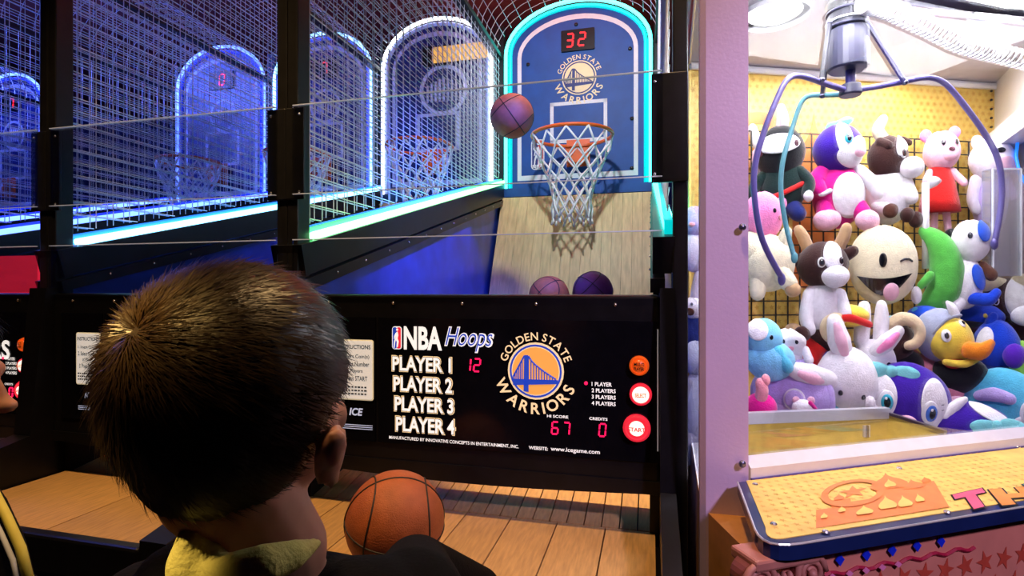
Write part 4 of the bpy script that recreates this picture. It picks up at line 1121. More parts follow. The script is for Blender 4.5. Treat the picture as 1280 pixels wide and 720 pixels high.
    def eye(s, h, dx, dz, r, iris=None, tall=1.25, white=True):
        e0 = s.on('eye', h, dx, dz, r, r * tall, M_eyew if white else M_eyeb, .4)
        if iris: s.on('iris', h, dx + r * .08, dz - r * .05, r * .72, r * .72 * tall, IR[iris], 1.0 + r * .16, par=e0)
        if white: s.on('pupil', h, dx + r * .12, dz - r * .05, r * .46, r * .50 * tall, M_eyeb, 1.3 + r * .26, par=e0)
        s.on('glint', h, dx + r * .0, dz + r * .38, r * .16, r * .16, M_eyew, 1.6 + r * .40, par=e0)
    def bow(s, dx, dz, dy, w, m, rot=0.0):
        b = s.e('bow_knot', dx, dz, dy, w * .16, w * .16, w * .14, m)['o']
        for sg in (-1, 1):
            c, sn = math.cos(rot), math.sin(rot)
            s.e('bow_loop', dx + sg * w * .38 * c, dz - sg * w * .38 * sn, dy, w * .34, w * .19, w * .10, m, rot=rot + sg * .15, lumpy=.10)

# --- upper row, on the grid
t = Plush('ninja_plush', 'plush ninja in black hood with white eye band and red belt', 976, 272, 1.5, yaw=-.15)
b = t.e('body', 2, 38, 0, 29, 36, 20, 'dgreen'); h = t.e('head', -1, 80, -2, 31, 34, 26, 'black')
t.patch('eye_band', h, -1, 7, 25, 12, 'white'); t.on('eye', h, -21, -2, 3, 4, 'maroon', 2); t.on('eye', h, 20, 6, 3, 4, 'maroon', 2)
t.limb('belt', [(-24, 22, -16), (0, 26, -22), (30, 40, -10)], [3.2, 3.2, 3.2], 'red'); t.limb('belt_end', [(-6, 24, -23), (-12, 12, -24)], [3, 3.4], 'red')
t.limb('arm', [(-20, 52, -4), (-34, 36, -8), (-30, 18, -12)], [9, 8, 7], 'dgreen'); t.limb('arm', [(22, 54, -4), (34, 40, -8), (32, 26, -14)], [9, 8, 7], 'dgreen')
t.limb('leg', [(-12, 12, -4), (-18, 0, -14)], [11, 10], 'navy'); t.limb('leg', [(14, 12, -4), (22, 2, -14)], [11, 10], 'navy'); t.e('paw', 34, 22, -18, 6, 7, 6, 'white')
t = Plush('bunny_plush', 'plush bunny with tall white ear peeking over the ninja toy', 968, 214, 1.545)
t.limb('ear', [(6, 40, 0), (10, 62, 0), (8, 78, 2)], [7, 8, 6], 'white'); t.limb('ear_lining', [(7, 46, -6), (10, 62, -7), (9, 72, -5)], [3, 4, 3], 'rose'); t.e('head', -6, 14, 0, 26, 26, 14, 'rose'); t.limb('ear', [(-22, 36, 0), (-28, 56, 0)], [7, 6], 'white')
t = Plush('pink_bear_plush', 'fuzzy pink plush head low beside the lavender post', 952, 306, 1.44)
h = t.e('head', 2, 36, 0, 25, 31, 22, 'pink'); t.e('ear', 24, 50, -2, 7, 8, 5, 'pink'); t.e('body', -4, 2, 4, 24, 16, 20, 'rose'); t.on('eye', h, 12, 4, 2.6, 3, M_eyeb); t.on('nose', h, 20, -4, 5, 4, 'salmon')
t = Plush('cream_bear_plush', 'fluffy cream plush bear lying beside the claw tips', 962, 372, 1.42)
b = t.e('body', -2, 44, 0, 34, 36, 26, 'cream'); t.e('head', -22, 58, 2, 24, 26, 22, 'cream'); t.limb('leg', [(8, 34, -10), (22, 18, -16)], [14, 11], 'cream'); t.e('foot', 26, 10, -20, 10, 9, 8, 'tan'); t.limb('arm', [(14, 64, -8), (20, 80, -10)], [9, 7], 'cream'); t.limb('leg', [(-14, 24, -6), (-16, 6, -10)], [13, 10], 'cream')
t = Plush('penguin_plush', 'purple plush penguin in magenta suit with teal hair bow', 1048, 291, 1.5, yaw=.12)
b = t.e('body', 0, 46, 0, 34, 40, 26, 'magenta'); t.patch('belly', b, 8, -2, 21, 27, 'white')
h = t.e('head', -2, 104, -4, 32, 31, 28, 'purple'); t.patch('face_patch', h, 2, 8, 10, 20, 'white', rot=-.1); t.patch('face_patch', h, 20, -4, 11, 14, 'white', rot=.3); t.patch('face_patch', h, 10, -14, 17, 11, 'white', rot=.2)
t.eye(h, 6, 7, 7.5, 'teal'); t.on('beak', h, 20, -8, 8, 7, 'rose', 4, thick=.9)
t.e('foot', -20, 14, -24, 18, 13, 12, 'rose', rot=-.1); t.e('foot', 30, 12, -24, 15, 13, 12, 'rose', rot=.2); t.limb('leg', [(-18, 34, -8), (-20, 20, -18)], [13, 12], 'magenta'); t.limb('leg', [(20, 32, -8), (26, 20, -18)], [13, 11], 'magenta')
t.limb('arm', [(-22, 74, -4), (-31, 62, -12), (-26, 50, -18)], [12, 12, 9], 'magenta'); t.limb('arm', [(24, 74, -6), (38, 58, -14), (44, 44, -18)], [9, 9, 7], 'white'); t.limb('cuff', [(-34, 50, -16), (-26, 46, -24), (-16, 50, -24)], [3, 3, 3], 'white')
t.bow(-2, 134, -10, 26, 'teal', rot=-.3)
t = Plush('bull_plush', 'white and dark brown plush bull leaning beside the penguin in magenta', 1112, 286, 1.51, yaw=.15)
b = t.e('body', -2, 42, 0, 29, 37, 24, 'white'); h = t.e('head', -4, 88, -4, 26, 28, 24, 'brown'); t.patch('blaze', h, 14, 14, 8, 17, 'white', rot=.35); mz = t.e('muzzle', 22, 72, -20, 15, 13, 14, 'white')
t.eye(h, 14, 2, 5.5, 'brown'); t.limb('horn', [(-8, 112, 0), (-16, 124, -2), (-10, 136, -6)], [8, 8, 6], 'cream'); t.limb('ear', [(-16, 106, -14), (-8, 100, -24)], [7, 6], 'brown'); t.limb('ear', [(14, 108, -8), (22, 104, -10)], [5, 4], 'brown')
t.e('hoof', -6, 20, -26, 10, 9, 8, 'choc'); t.e('hoof', 14, 14, -28, 9, 9, 8, 'brown'); t.e('hoof', 25, 8, -26, 9, 10, 8, 'brown'); t.limb('leg', [(-16, 26, -8), (-8, 20, -20)], [12, 10], 'white'); t.limb('arm', [(16, 58, -8), (22, 36, -18)], [10, 9], 'white')
t = Plush('bear_doll_plush', 'pink plush bear doll wearing a red dress, against the grid', 1174, 294, 1.53, yaw=.15)
k = t.s; m = MB(); m.lathe([(.012, 0), (27 * k, 0), (25 * k, 14 * k), (19 * k, 40 * k), (13 * k, 56 * k), (9 * k, 60 * k)], 22, Matrix.Translation((0, 0, 28 * k))); m.build('dress', PC['red'], t.o, smooth=True)
h = t.e('head', 2, 104, -2, 24, 25, 22, 'rose'); t.e('ear', -17, 126, 2, 8, 8, 4, 'pink'); t.e('ear', 20, 127, 2, 8, 8, 4, 'pink'); mz = t.e('muzzle', 8, 98, -20, 11, 9, 8, 'rose'); t.on('nose', mz, 0, 4, 4, 3, 'maroon', 1); t.eye(h, -3, 8, 3, white=False); t.eye(h, 15, 8, 3, white=False)
t.limb('arm', [(-14, 78, -6), (-22, 66, -18)], [5, 5], 'rose'); t.limb('arm', [(16, 78, -4), (27, 62, -14)], [5, 5], 'rose'); t.limb('leg', [(-6, 30, 0), (-8, 8, -4)], [5, 5], 'rose'); t.limb('leg', [(9, 30, 0), (10, 8, -4)], [5, 5], 'rose'); t.e('shoe', -8, 2, -8, 8, 6, 9, 'black'); t.e('shoe', 13, 1, -8, 9, 6, 9, 'black')
t = Plush('lilac_plush', 'fluffy lilac and white plush animal behind the clear acrylic box', 1236, 292, 1.55, yaw=.15)
b = t.e('body', 0, 40, 0, 24, 44, 20, 'lilac', lumpy=.08); h = t.e('head', 3, 90, -4, 30, 30, 24, 'fluff', lumpy=.06); t.patch('muzzle_patch', h, 12, -9, 14, 10, 'rose'); t.on('eye', h, 4, 9, 6, 3.6, M_eyeb, 1.2); t.e('ear', -14, 116, 4, 8, 9, 5, 'fluff'); t.limb('arm', [(-18, 66, -6), (-24, 44, -10), (-20, 30, -12)], [9, 8, 7], 'fluff'); t.limb('arm', [(18, 66, -6), (26, 46, -10)], [8, 7], 'lilac'); t.limb('leg', [(-8, 10, -6), (-12, -6, -12)], [10, 8], 'black')
# --- middle row
t = Plush('bull_plush', 'dark brown and white plush bull with tan horns, sitting upright', 1030, 421, 1.4)
b = t.e('body', -2, 38, 0, 26, 36, 24, 'white'); h = t.e('head', -3, 90, -4, 33, 29, 26, 'brown'); t.patch('blaze', h, 10, 10, 11, 17, 'white'); mz = t.e('muzzle', 11, 75, -26, 17, 14, 12, 'white')
t.eye(h, -3, 2, 5.2, 'brown'); t.eye(h, 20, 4, 5, 'brown'); t.limb('horn', [(-20, 110, 0), (-26, 124, -2), (-32, 134, -4)], [8, 8, 7], 'tan'); t.limb('horn', [(18, 112, 0), (24, 124, -2), (27, 134, -4)], [8, 8, 7], 'tan')
t.limb('ear', [(-28, 98, -2), (-38, 94, -6)], [8, 6], 'brown'); t.limb('ear', [(28, 102, -2), (35, 106, -4)], [8, 7], 'brown'); t.limb('arm', [(-18, 52, -10), (-24, 26, -18), (-20, 10, -22)], [10, 9, 8], 'white'); t.limb('arm', [(18, 52, -10), (24, 30, -18)], [9, 8], 'white'); t.e('hoof', -30, 4, -26, 11, 10, 10, 'brown'); t.e('foot', -40, 8, -18, 12, 9, 10, 'tan')
t = Plush('winking_face_plush', 'round cream plush face winking with its tongue out', 1103, 381, 1.42)
h = t.e('cushion', 0, 50, 0, 44, 50, 24, 'cream', lumpy=.02, nu=32, nv=20); t.on('eye', h, -2, 5, 5, 9, M_eyeb, .2, thick=.3)
def smile(n, r0, z0, d):
    top = [(-34 + 68 * i / n, -14 - 5 * math.sin(PI * i / n) + 3 * (i / n)) for i in range(n + 1)]
    bot = [(34 - 68 * i / n, -11 - 26 * math.sin(PI * i / n) - 3 * (i / n)) for i in range(1, n)]
    return top + bot
pl = smile(14, 0, 0, 0); k = t.s
def onsurf(x, z, lift): 
    a, b_, c = h['r']; q = max(.04, 1 - (x / a) ** 2 - (z / b_) ** 2); return Vector((x + h['c'][0], -c * math.sqrt(q) - lift + h['c'][2], z + h['c'][1])) * k
mid_ = [(-34 + 68 * i / 14, -14 - 14 * math.sin(PI * i / 14)) for i in range(15)]
m = MB()
vt = [onsurf(x, z, 2.6) for x, z in pl[:15]]; vb = [onsurf(*pl[0], 2.6)] + [onsurf(x, z, 2.6) for x, z in pl[15:][::-1]] + [onsurf(*pl[14], 2.6)]
m.add(vt + vb, [(i, i + 1, 15 + i + 1, 15 + i) for i in range(14)]); m.build('mouth', M_eyeb, t.o)
t.on('tongue', h, 8, -33, 10, 12, 'rose', 2.6, thick=.35)
m = MB(); m.tube([onsurf(x, z, .8) for x, z in ((19, 3), (24, 6), (30, 6), (34, 3))], 1.4 * k, 6); m.build('winking_eye', M_eyeb, t.o, smooth=True)
t = Plush('green_plush', 'curved green plush pod with a small white gloved hand', 1166, 393, 1.43)
t.limb('pod', [(-10, 104, 4), (8, 86, 0), (17, 58, 0), (12, 30, 0), (-8, 8, 2)], [8, 17, 22, 22, 12], 'green', n=18); t.limb('arm', [(-6, 48, -20), (-18, 36, -26)], [6, 5], 'green'); t.e('glove', -24, 24, -28, 7, 11, 6, 'white')
t = Plush('blue_white_plush', 'white plush puppy with royal blue ear and belly patches', 1208, 384, 1.41, yaw=.2)
b = t.e('body', -3, 32, 0, 25, 34, 22, 'white'); h = t.e('head', 4, 82, -4, 25, 27, 23, 'white'); t.patch('ear_patch', h, 10, 11, 9, 13, 'royal'); t.patch('belly_patch', b, 12, 5, 9, 16, 'royal', rot=-.35); t.limb('leg', [(2, 12, -12), (20, 10, -22), (30, 18, -22)], [8, 8, 6], 'blue'); t.on('nose', h, 21, -3, 4, 3.5, M_eyeb, 2); t.limb('arm', [(18, 50, -8), (27, 40, -14)], [7, 8], 'choc'); t.eye(h, -8, 6, 3.2, white=False); t.limb('leg', [(-12, 8, -6), (-20, 0, -14)], [11, 9], 'white')
t = Plush('cow_plush', 'brown and white plush cow head at the cabinet side with cream horn', 1262, 402, 1.42, yaw=-.1)
h = t.e('head', -2, 26, 0, 26, 28, 24, 'brown'); t.patch('blaze', h, 10, 4, 15, 24, 'white'); t.eye(h, -15, 0, 4.5, 'brown'); t.limb('horn', [(-8, 46, -6), (-22, 48, -10), (-30, 44, -10)], [8, 9, 7], 'cream'); t.limb('horn', [(8, 50, -6), (24, 54, -10)], [8, 7], 'cream'); mz = t.e('muzzle', 16, 8, -22, 16, 12, 10, 'white'); t.limb('ear', [(-24, 34, -4), (-36, 30, -6)], [6, 5], 'brown'); t.e('body', 0, -14, 8, 28, 20, 22, 'brown')
# --- lower pile
t = Plush('light_blue_plush', 'light blue plush with white side, low by the lavender post', 954, 464, 1.32)
h = t.e('head', 0, 42, 0, 24, 24, 22, 'sky'); t.patch('face_patch', h, -8, 10, 12, 12, 'white'); t.e('body', 8, 14, 2, 32, 26, 24, 'sky'); t.on('eye', h, 8, 2, 2.5, 3, M_eyeb); t.limb('arm', [(16, 26, -10), (28, 8, -14)], [9, 8], 'aqua')
t = Plush('lamb_plush', 'small white plush lamb with black ears, below the brown bull', 984, 462, 1.34)
h = t.e('head', 2, 34, 0, 21, 18, 16, 'white', lumpy=.12); t.limb('ear', [(-14, 32, -4), (-20, 20, -6)], [6, 5], 'black'); t.limb('ear', [(22, 26, -4), (26, 14, -6)], [5, 6], 'white'); t.e('body', -2, 10, 6, 24, 20, 18, 'white', lumpy=.10); t.on('eye', h, -8, 2, 2.4, 2.8, M_eyeb); t.on('eye', h, 8, 2, 2.4, 2.8, M_eyeb); t.on('nose', h, 1, -6, 4, 3, 'salmon')
t = Plush('lavender_plush', 'large lavender plush with oval patch lying behind the prize chute', 988, 536, 1.34, roll=.12)
b = t.e('body', -4, 44, 0, 52, 44, 30, 'lav', lumpy=.04); m_ = t.patch('patch_rim', b, 0, -2, 13, 13, 'white', rot=.5); t.patch('oval_patch', b, 0, -2, 11, 11, 'lilac', rot=.5, lift=1.8); t.e('head', -30, 66, 2, 26, 22, 22, 'fluff'); t.limb('ear', [(20, 74, 0), (36, 56, -6), (42, 36, -10)], [8, 9, 7], 'lav')
t = Plush('magenta_plush', 'magenta plush with pink paw squeezed against the lavender post', 948, 536, 1.275)
b = t.e('body', 2, 22, 0, 22, 24, 16, 'magenta', lumpy=.05); t.limb('arm', [(2, 38, -6), (4, 50, -8), (2, 58, -8)], [8, 8, 7], 'salmon'); t.e('paw', 8, 62, -8, 6, 8, 6, 'salmon')
t = Plush('mouse_plush', 'tiny white plush mouse with pink headband beside the chute rim', 1004, 528, 1.27)
h = t.e('head', 0, 16, 0, 15, 13, 10, 'white'); t.e('ear', 10, 28, 0, 5, 5, 3, 'rose'); t.e('ear', -9, 27, 0, 5, 5, 3, 'rose'); t.limb('headband', [(8, 26, -6), (15, 18, -5), (16, 8, -4)], [2.6, 2.6, 2.6], 'magenta'); t.on('nose', h, -2, -2, 3, 2.4, 'salmon'); t.e('body', 2, 0, 3, 16, 12, 9, 'white')
t = Plush('aqua_plush', 'aqua blue plush with dark spots behind the white bunny', 1034, 530, 1.36)
b = t.e('body', 0, 36, 0, 28, 34, 22, 'aqua'); t.on('spot', b, 4, -6, 5, 6, 'blue', .2, thick=.2); t.on('spot', b, 6, -20, 6, 5, 'blue', .2, thick=.2); t.e('head', 8, 64, 4, 20, 18, 16, 'aqua'); t.limb('fin', [(-20, 44, -8), (-32, 36, -10)], [7, 5], 'aqua')
t = Plush('bunny_plush', 'white plush bunny with long pink lined ears, one pointing sideways', 1062, 532, 1.33)
h = t.e('head', -4, 58, 0, 40, 40, 30, 'white'); t.limb('ear', [(-8, 88, -4), (-14, 106, -8), (-20, 130, -10)], [12, 15, 10], 'white'); t.limb('ear_lining', [(-8, 92, -16), (-13, 108, -20), (-18, 126, -18)], [6, 8, 5], 'rose')
t.limb('ear', [(-26, 58, -22), (-50, 64, -42), (-74, 72, -58)], [11, 15, 10], 'white'); t.limb('ear_lining', [(-34, 58, -36), (-50, 63, -54), (-66, 69, -64)], [5, 8, 5], 'rose'); t.e('body', 8, 14, 10, 36, 26, 26, 'white'); t.on('eye', h, -10, -14, 3, 3.6, M_eyeb); t.on('eye', h, 18, -18, 3, 3.6, M_eyeb); t.e('tail', 22, 34, -22, 7, 8, 6, 'white')
t = Plush('bunny_plush', 'white plush bunny whose pink lined ear points up to the ram', 1092, 486, 1.365)
h = t.e('head', 0, 36, 0, 28, 26, 22, 'white'); t.limb('ear', [(0, 48, -14), (14, 60, -18), (28, 74, -18)], [9, 11, 7], 'white'); t.limb('ear_lining', [(4, 50, -23), (15, 60, -28), (25, 70, -24)], [4, 6, 4], 'pink'); t.limb('ear', [(-16, 60, -2), (-14, 84, -2), (-12, 102, -2)], [10, 11, 8], 'white'); t.limb('ear', [(8, 62, 2), (10, 86, 2), (10, 104, 2)], [9, 10, 7], 'white'); t.e('body', -4, 8, 6, 26, 22, 20, 'white'); t.on('eye', h, 16, -4, 3.4, 4, M_eyeb); t.on('nose', h, 4, -10, 4, 3, 'rose')
t = Plush('ram_plush', 'dark plush ram with beige curled horn and yellow red-banded cap', 1044, 456, 1.39)
h = t.e('head', -8, 34, 0, 26, 24, 22, 'brown'); k = t.s
def curl(t, cx, cz, dy, r, rr, m, a0, a1):
    n = 7; pts = [(cx + r * (1 - .30 * i / n) * math.cos(a0 + (a1 - a0) * i / n), cz + r * (1 - .30 * i / n) * math.sin(a0 + (a1 - a0) * i / n), dy - 4 * i / n) for i in range(n + 1)]
    t.limb('horn', pts, [rr * (1 - .35 * i / n) for i in range(n + 1)], m)
curl(t, -2, 44, -20, 15, 8, 'beige', 1.2, 5.4)
c_ = t.e('cap', 16, 62, -2, 26, 14, 20, 'yellow'); t.limb('cap_band', [(-8, 56, -16), (14, 60, -24), (40, 52, -14)], [4, 5, 4], 'red'); b = t.e('body', -26, 14, -4, 24, 22, 16, 'red'); t.e('sleeve', -12, 8, -12, 12, 12, 8, 'blue'); t.eye(h, 2, -2, 3.5, 'gold')
t = Plush('ram_plush', 'dark plush ram with large tan curled horn beside the duck', 1122, 460, 1.4)
h = t.e('head', -6, 32, 0, 28, 27, 22, 'brown'); curl(t, 8, 44, -20, 20, 9, 'beige', 2.6, -1.4); t.eye(h, -17, -2, 4.5, 'gold'); t.limb('ear', [(-26, 40, -6), (-34, 34, -8)], [6, 5], 'brown'); t.e('body', 4, 4, 6, 30, 22, 22, 'black'); t.e('forelock', -4, 58, -4, 14, 8, 10, 'sky')
t = Plush('white_cat_plush', 'white plush kitten with blue cap squeezed between ram and duck', 1156, 430, 1.42)
h = t.e('head', 0, 18, 0, 18, 22, 16, 'white'); t.e('cap', 0, 38, 0, 22, 10, 14, 'royal'); t.e('ear', -12, 38, -6, 6, 8, 4, 'aqua'); t.limb('arm', [(8, 4, -10), (6, -10, -12)], [7, 6], 'white'); t.on('eye', h, -6, 2, 2.2, 2.8, M_eyeb); t.on('eye', h, 6, 2, 2.2, 2.8, M_eyeb)
t = Plush('duck_plush', 'yellow faced plush duck with orange beak and grey hood', 1194, 476, 1.35, yaw=.15, roll=-.1)
h0 = t.e('hood', -12, 58, 4, 34, 34, 28, 'bluegrey'); h = t.e('head', -2, 52, -6, 31, 29, 28, 'yellow'); t.eye(h, -11, 7, 6.5, None); t.eye(h, 13, 20, 4.5, None); t.limb('beak', [(14, 40, -32), (26, 40, -40), (38, 48, -40)], [11, 10, 5], 'orange'); t.limb('beak', [(8, 36, -34), (24, 32, -38)], [5, 4], 'orange')
t.limb('tuft', [(8, 82, -8), (4, 92, -10), (0, 98, -10)], [7, 6, 3], 'white'); t.e('body', 6, 8, 2, 38, 24, 26, 'black'); t.e('scarf', -2, 24, -16, 14, 8, 8, 'red'); t.limb('collar', [(-16, 26, -22), (8, 24, -28), (34, 34, -18)], [4, 5, 4], 'yellow'); t.limb('tie', [(-26, 62, -20), (-8, 78, -24), (12, 82, -18)], [2, 2, 2], 'grey')
t = Plush('blue_fuzzy_plush', 'fuzzy royal blue plush with white face patch and purple snout', 1246, 476, 1.38)
h = t.e('head', 0, 44, 0, 31, 32, 26, 'blue', lumpy=.05); t.patch('face_patch', h, -17, 6, 9, 17, 'white', rot=.3); t.on('eye', h, -14, 4, 2.8, 3.4, M_eyeb, 2.5); t.e('snout', 18, 34, -24, 15, 15, 10, 'violet'); t.e('body', -2, 6, 4, 32, 24, 24, 'navy'); t.limb('ear', [(-8, 72, 0), (-4, 80, 0)], [8, 6], 'blue')
t = Plush('navy_cap_plush', 'plush toy seen from behind in a wide navy blue cap', 1222, 420, 1.44)
h = t.e('head', 2, 12, 2, 28, 22, 20, 'choc'); t.e('cap', 0, 24, 0, 34, 17, 24, 'blue'); t.e('brim', -10, 16, -12, 24, 5, 14, 'black'); t.e('button', 6, 26, -23, 3, 3, 2, 'yellow'); t.e('body', 0, -14, 6, 26, 18, 18, 'navy')
t = Plush('pink_pig_plush', 'salmon pink plush pig lying behind the big purple penguin', 1146, 520, 1.41)
b = t.e('body', -2, 44, 0, 50, 34, 28, 'salmon'); t.e('ear', -6, 76, -4, 10, 8, 6, 'salmon'); h = t.e('head', 34, 40, -8, 24, 26, 22, 'salmon'); t.limb('slit', [(8, 50, -26), (24, 40, -31)], [1.6, 1.6], 'black'); t.limb('trotter', [(36, 26, -22), (48, 24, -26)], [9, 8], 'rose'); t.limb('trotter', [(38, 14, -22), (50, 12, -24)], [8, 7], 'pink')
t = Plush('penguin_plush', 'large purple plush penguin with big blue eyes behind the chute', 1126, 556, 1.32, roll=.07)
h = t.e('head', -2, 58, 0, 57, 46, 36, 'purple', nu=32, nv=20); t.patch('face_patch', h, -32, 0, 20, 29, 'white', rot=.12); t.patch('face_patch', h, 33, 0, 16, 31, 'white', rot=-.12)
t.eye(h, -24, -2, 11, 'teal', 1.3); t.eye(h, 28, -8, 11, 'blue', 1.3); t.on('beak', h, 2, -22, 13, 9, 'rose', 4, thick=.9); t.bow(-22, 92, -22, 50, 'teal', rot=.05); t.e('body', 4, 14, 8, 48, 28, 32, 'purple')
for i, (dx, dz) in enumerate(((-36, 10), (-38, 4), (-37, -2), (42, 2), (43, -4))):
    t.on('lash', h, dx, dz, 4, .9, M_eyeb, 1.5, rot=(.5 - .4 * i) if i < 3 else -.2)
t = Plush('penguin_plush', 'purple plush penguin lying on its side with teal bow, at the sill', 1208, 562, 1.255, roll=.05)
b = t.e('body', 0, 30, 0, 56, 30, 30, 'purple'); t.patch('belly', b, 14, -22, 36, 12, 'cream'); t.patch('stripe', b, 22, 20, 26, 6, 'white', rot=.35); t.bow(30, 38, -28, 46, 'teal', rot=-.15); t.limb('wing', [(-30, 40, -14), (-18, 56, -16), (-8, 64, -14)], [9, 7, 4], 'white'); t.limb('foot', [(48, 14, -10), (60, 10, -12)], [9, 8], 'rose')
t = Plush('whale_plush', 'turquoise plush whale with lilac fin and dark eye', 1252, 556, 1.31, yaw=.1)
h = t.e('body', 0, 50, 0, 52, 46, 34, 'turq', lumpy=.015, nu=32, nv=20); t.patch('belly', h, 26, -26, 26, 20, 'white'); t.eye(h, 23, -4, 10, 'brown', 1.4); t.limb('fin', [(-36, 62, -24), (-18, 66, -34), (2, 62, -36)], [6, 9, 7], 'lilac'); t.limb('tail', [(-40, 30, -6), (-56, 26, -6)], [9, 6], 'turq')
t = Plush('green_plush', 'lime green plush head cut off by the photo edge above the whale', 1284, 500, 1.335)
h = t.e('head', 0, 40, 0, 24, 26, 20, 'lime'); t.e('body', 2, 8, 4, 24, 22, 18, 'green'); t.on('eye', h, -14, 6, 3, 4, M_eyeb); t.e('ear', -6, 66, 2, 7, 8, 5, 'lime')
# --- toys seen through the side pane
t = Plush('grey_plush', 'pale grey plush figure with round head behind the side glass', 869, 566, 1.43)
t.e('head', 0, 118, 0, 16, 22, 16, 'bluegrey'); t.e('body', 2, 58, 0, 20, 44, 18, 'bluegrey'); t.limb('arm', [(-8, 88, -6), (-16, 60, -10)], [7, 6], 'grey'); t.limb('arm', [(14, 88, -6), (20, 66, -8)], [7, 6], 'grey'); t.limb('leg', [(-4, 20, -4), (-8, -6, -8)], [9, 8], 'grey'); t.limb('leg', [(10, 20, -4), (12, -6, -8)], [9, 8], 'grey')
t = Plush('white_plush', 'small white plush dog with brown muzzle behind the side glass', 868, 425, 1.46)
h = t.e('head', 0, 40, 0, 14, 15, 14, 'white'); t.e('body', 0, 8, 2, 16, 26, 15, 'navy'); t.on('muzzle', h, -6, -4, 6, 5, 'choc', 1); t.limb('ear', [(2, 54, 0), (6, 80, 0)], [8, 7], 'fluff'); t.on('eye', h, -4, 5, 1.8, 2, M_eyeb)
t = Plush('lilac_plush', 'pale lilac plush high behind the side glass', 868, 322, 1.46)
t.e('head', 0, 44, 0, 16, 20, 14, 'lilac'); t.e('body', 0, 8, 2, 17, 26, 15, 'fluff'); t.e('nose', -4, 40, -13, 4, 3, 3, 'salmon')

# ------------------------------------------------------------------ people
def blob(name, mb, m, voxel, parent=None, smooth=3):
    """union of overlapping forms grown into one continuous skin"""
    me = mb.mesh(name); o = bpy.data.objects.new(name, me); COL.objects.link(o)
    r = o.modifiers.new('remesh', 'REMESH'); r.mode = 'VOXEL'; r.voxel_size = voxel; r.use_smooth_shade = True
    s_ = o.modifiers.new('smooth', 'SMOOTH'); s_.iterations = smooth; s_.factor = .5
    dg = bpy.context.evaluated_depsgraph_get(); me2 = bpy.data.meshes.new_from_object(o.evaluated_get(dg))
    bpy.data.objects.remove(o); bpy.data.meshes.remove(me)
    me2.name = name; me2.materials.clear(); me2.materials.append(m)
    me2.polygons.foreach_set('use_smooth', [True] * len(me2.polygons))
    o = bpy.data.objects.new(name, me2); COL.objects.link(o)
    if parent is not None: o.parent = parent
    return o
M_skin = mat('skin', (.58, .27, .18), .5, var=.06, nscale=40, sss=.15)
M_hair = mat('hair_dark', (.020, .012, .008), .42, var=.5, nscale=90, spec=.6)
M_hairs = mat('hair_strand', (.036, .019, .007), .38, var=.4, nscale=120, spec=.6)
M_jack = mat('black_jacket', (.0028, .0028, .0045), .9, spec=.15, var=.3, nscale=60, bump=.3, bscale=300)
M_pant = mat('dark_trousers', (.012, .013, .022), .8, var=.2)
M_shoe = mat('dark_shoes', (.02, .02, .02), .5)
M_coll = mat('pale_yellow_lining', (.72, .62, .16), .85, var=.15, nscale=50, bump=.4, bscale=260)

def tube_s(mb, pts, rs, n=14):
    P_ = [Vector(p) for p in pts]
    for p_, r in zip(P_, rs): mb.ell(p_, (r, r, r), nu=14, nv=9)
    mb.tube(P_, rs, n)
def head_matrix(H, yaw, pitch, roll):
    return Matrix.Translation(H) @ Matrix.Rotation(yaw, 4, 'Z') @ Matrix.Rotation(roll, 4, 'Y') @ Matrix.Rotation(pitch, 4, 'X')
def add_head(mb, M0, k=1.0, ears=((-1, 1.0), (1, 1.0))):
    E_ = lambda c, r, rot=None, nu=24, nv=16: mb.ell(Vector(c) * k, tuple(x * k for x in r), rot, nu, nv, M0)
    E_((0, -.008, .014), (.071, .093, .086)); E_((0, .028, -.036), (.060, .060, .066)); E_((0, .052, -.082), (.032, .028, .020))
    E_((0, .070, .004), (.050, .022, .014)); E_((0, .088, -.020), (.009, .012, .022), (.35, 0, 0)); E_((0, .098, -.034), (.013, .013, .009))
    E_((.034, .066, -.036), (.022, .018, .020)); E_((-.034, .066, -.036), (.022, .018, .020))
    E_((0, .085, -.057), (.021, .009, .0055)); E_((0, .083, -.068), (.018, .009, .0060)); E_((0, .070, -.030), (.045, .018, .040))
    for sg, ex_ in ears:
        sg = sg * ex_
        E_((sg * .081, -.012, -.030), (.0060, .015, .025), (-.15, 0, sg * -.45))
        E_((sg * .088, -.022, -.020), (.0045, .011, .017), (-.15, 0, sg * -.60)); E_((sg * .079, -.004, -.052), (.0065, .009, .010))
def hand(mb, wrist, d, side, up, k=1.0, curl_=.5):
    """palm, four fingers of unequal length and a thumb leaving the side of the palm"""
    d = d.normalized(); side = side.normalized(); up = up.normalized()
    pc = wrist + d * .032 * k
    R_ = Matrix((side, d, up)).transposed()
    mb.ell(pc, (.030 * k, .038 * k, .013 * k), R_)
    for i, (off, ln) in enumerate(((-.022, .050), (-.008, .057), (.007, .053), (.021, .041))):
        b0 = wrist + d * .062 * k + side * off * k; dirv = d; pts = [b0 - d * .012 * k, b0]
        for j, f_ in enumerate((.45, .32, .23)):
            dirv = (dirv - up * curl_ * (.5 + .3 * j)).normalized(); pts.append(pts[-1] + dirv * ln * f_ * k)
        tube_s(mb, pts, [.0075 * k, .0075 * k, .0070 * k, .0065 * k, .0058 * k], 8)
    b0 = wrist + d * .018 * k - side * .024 * k
    tube_s(mb, [b0, b0 - side * .016 * k + d * .014 * k - up * .006 * k, b0 - side * .018 * k + d * .034 * k - up * .014 * k], [.0095 * k, .0085 * k, .0070 * k], 8)

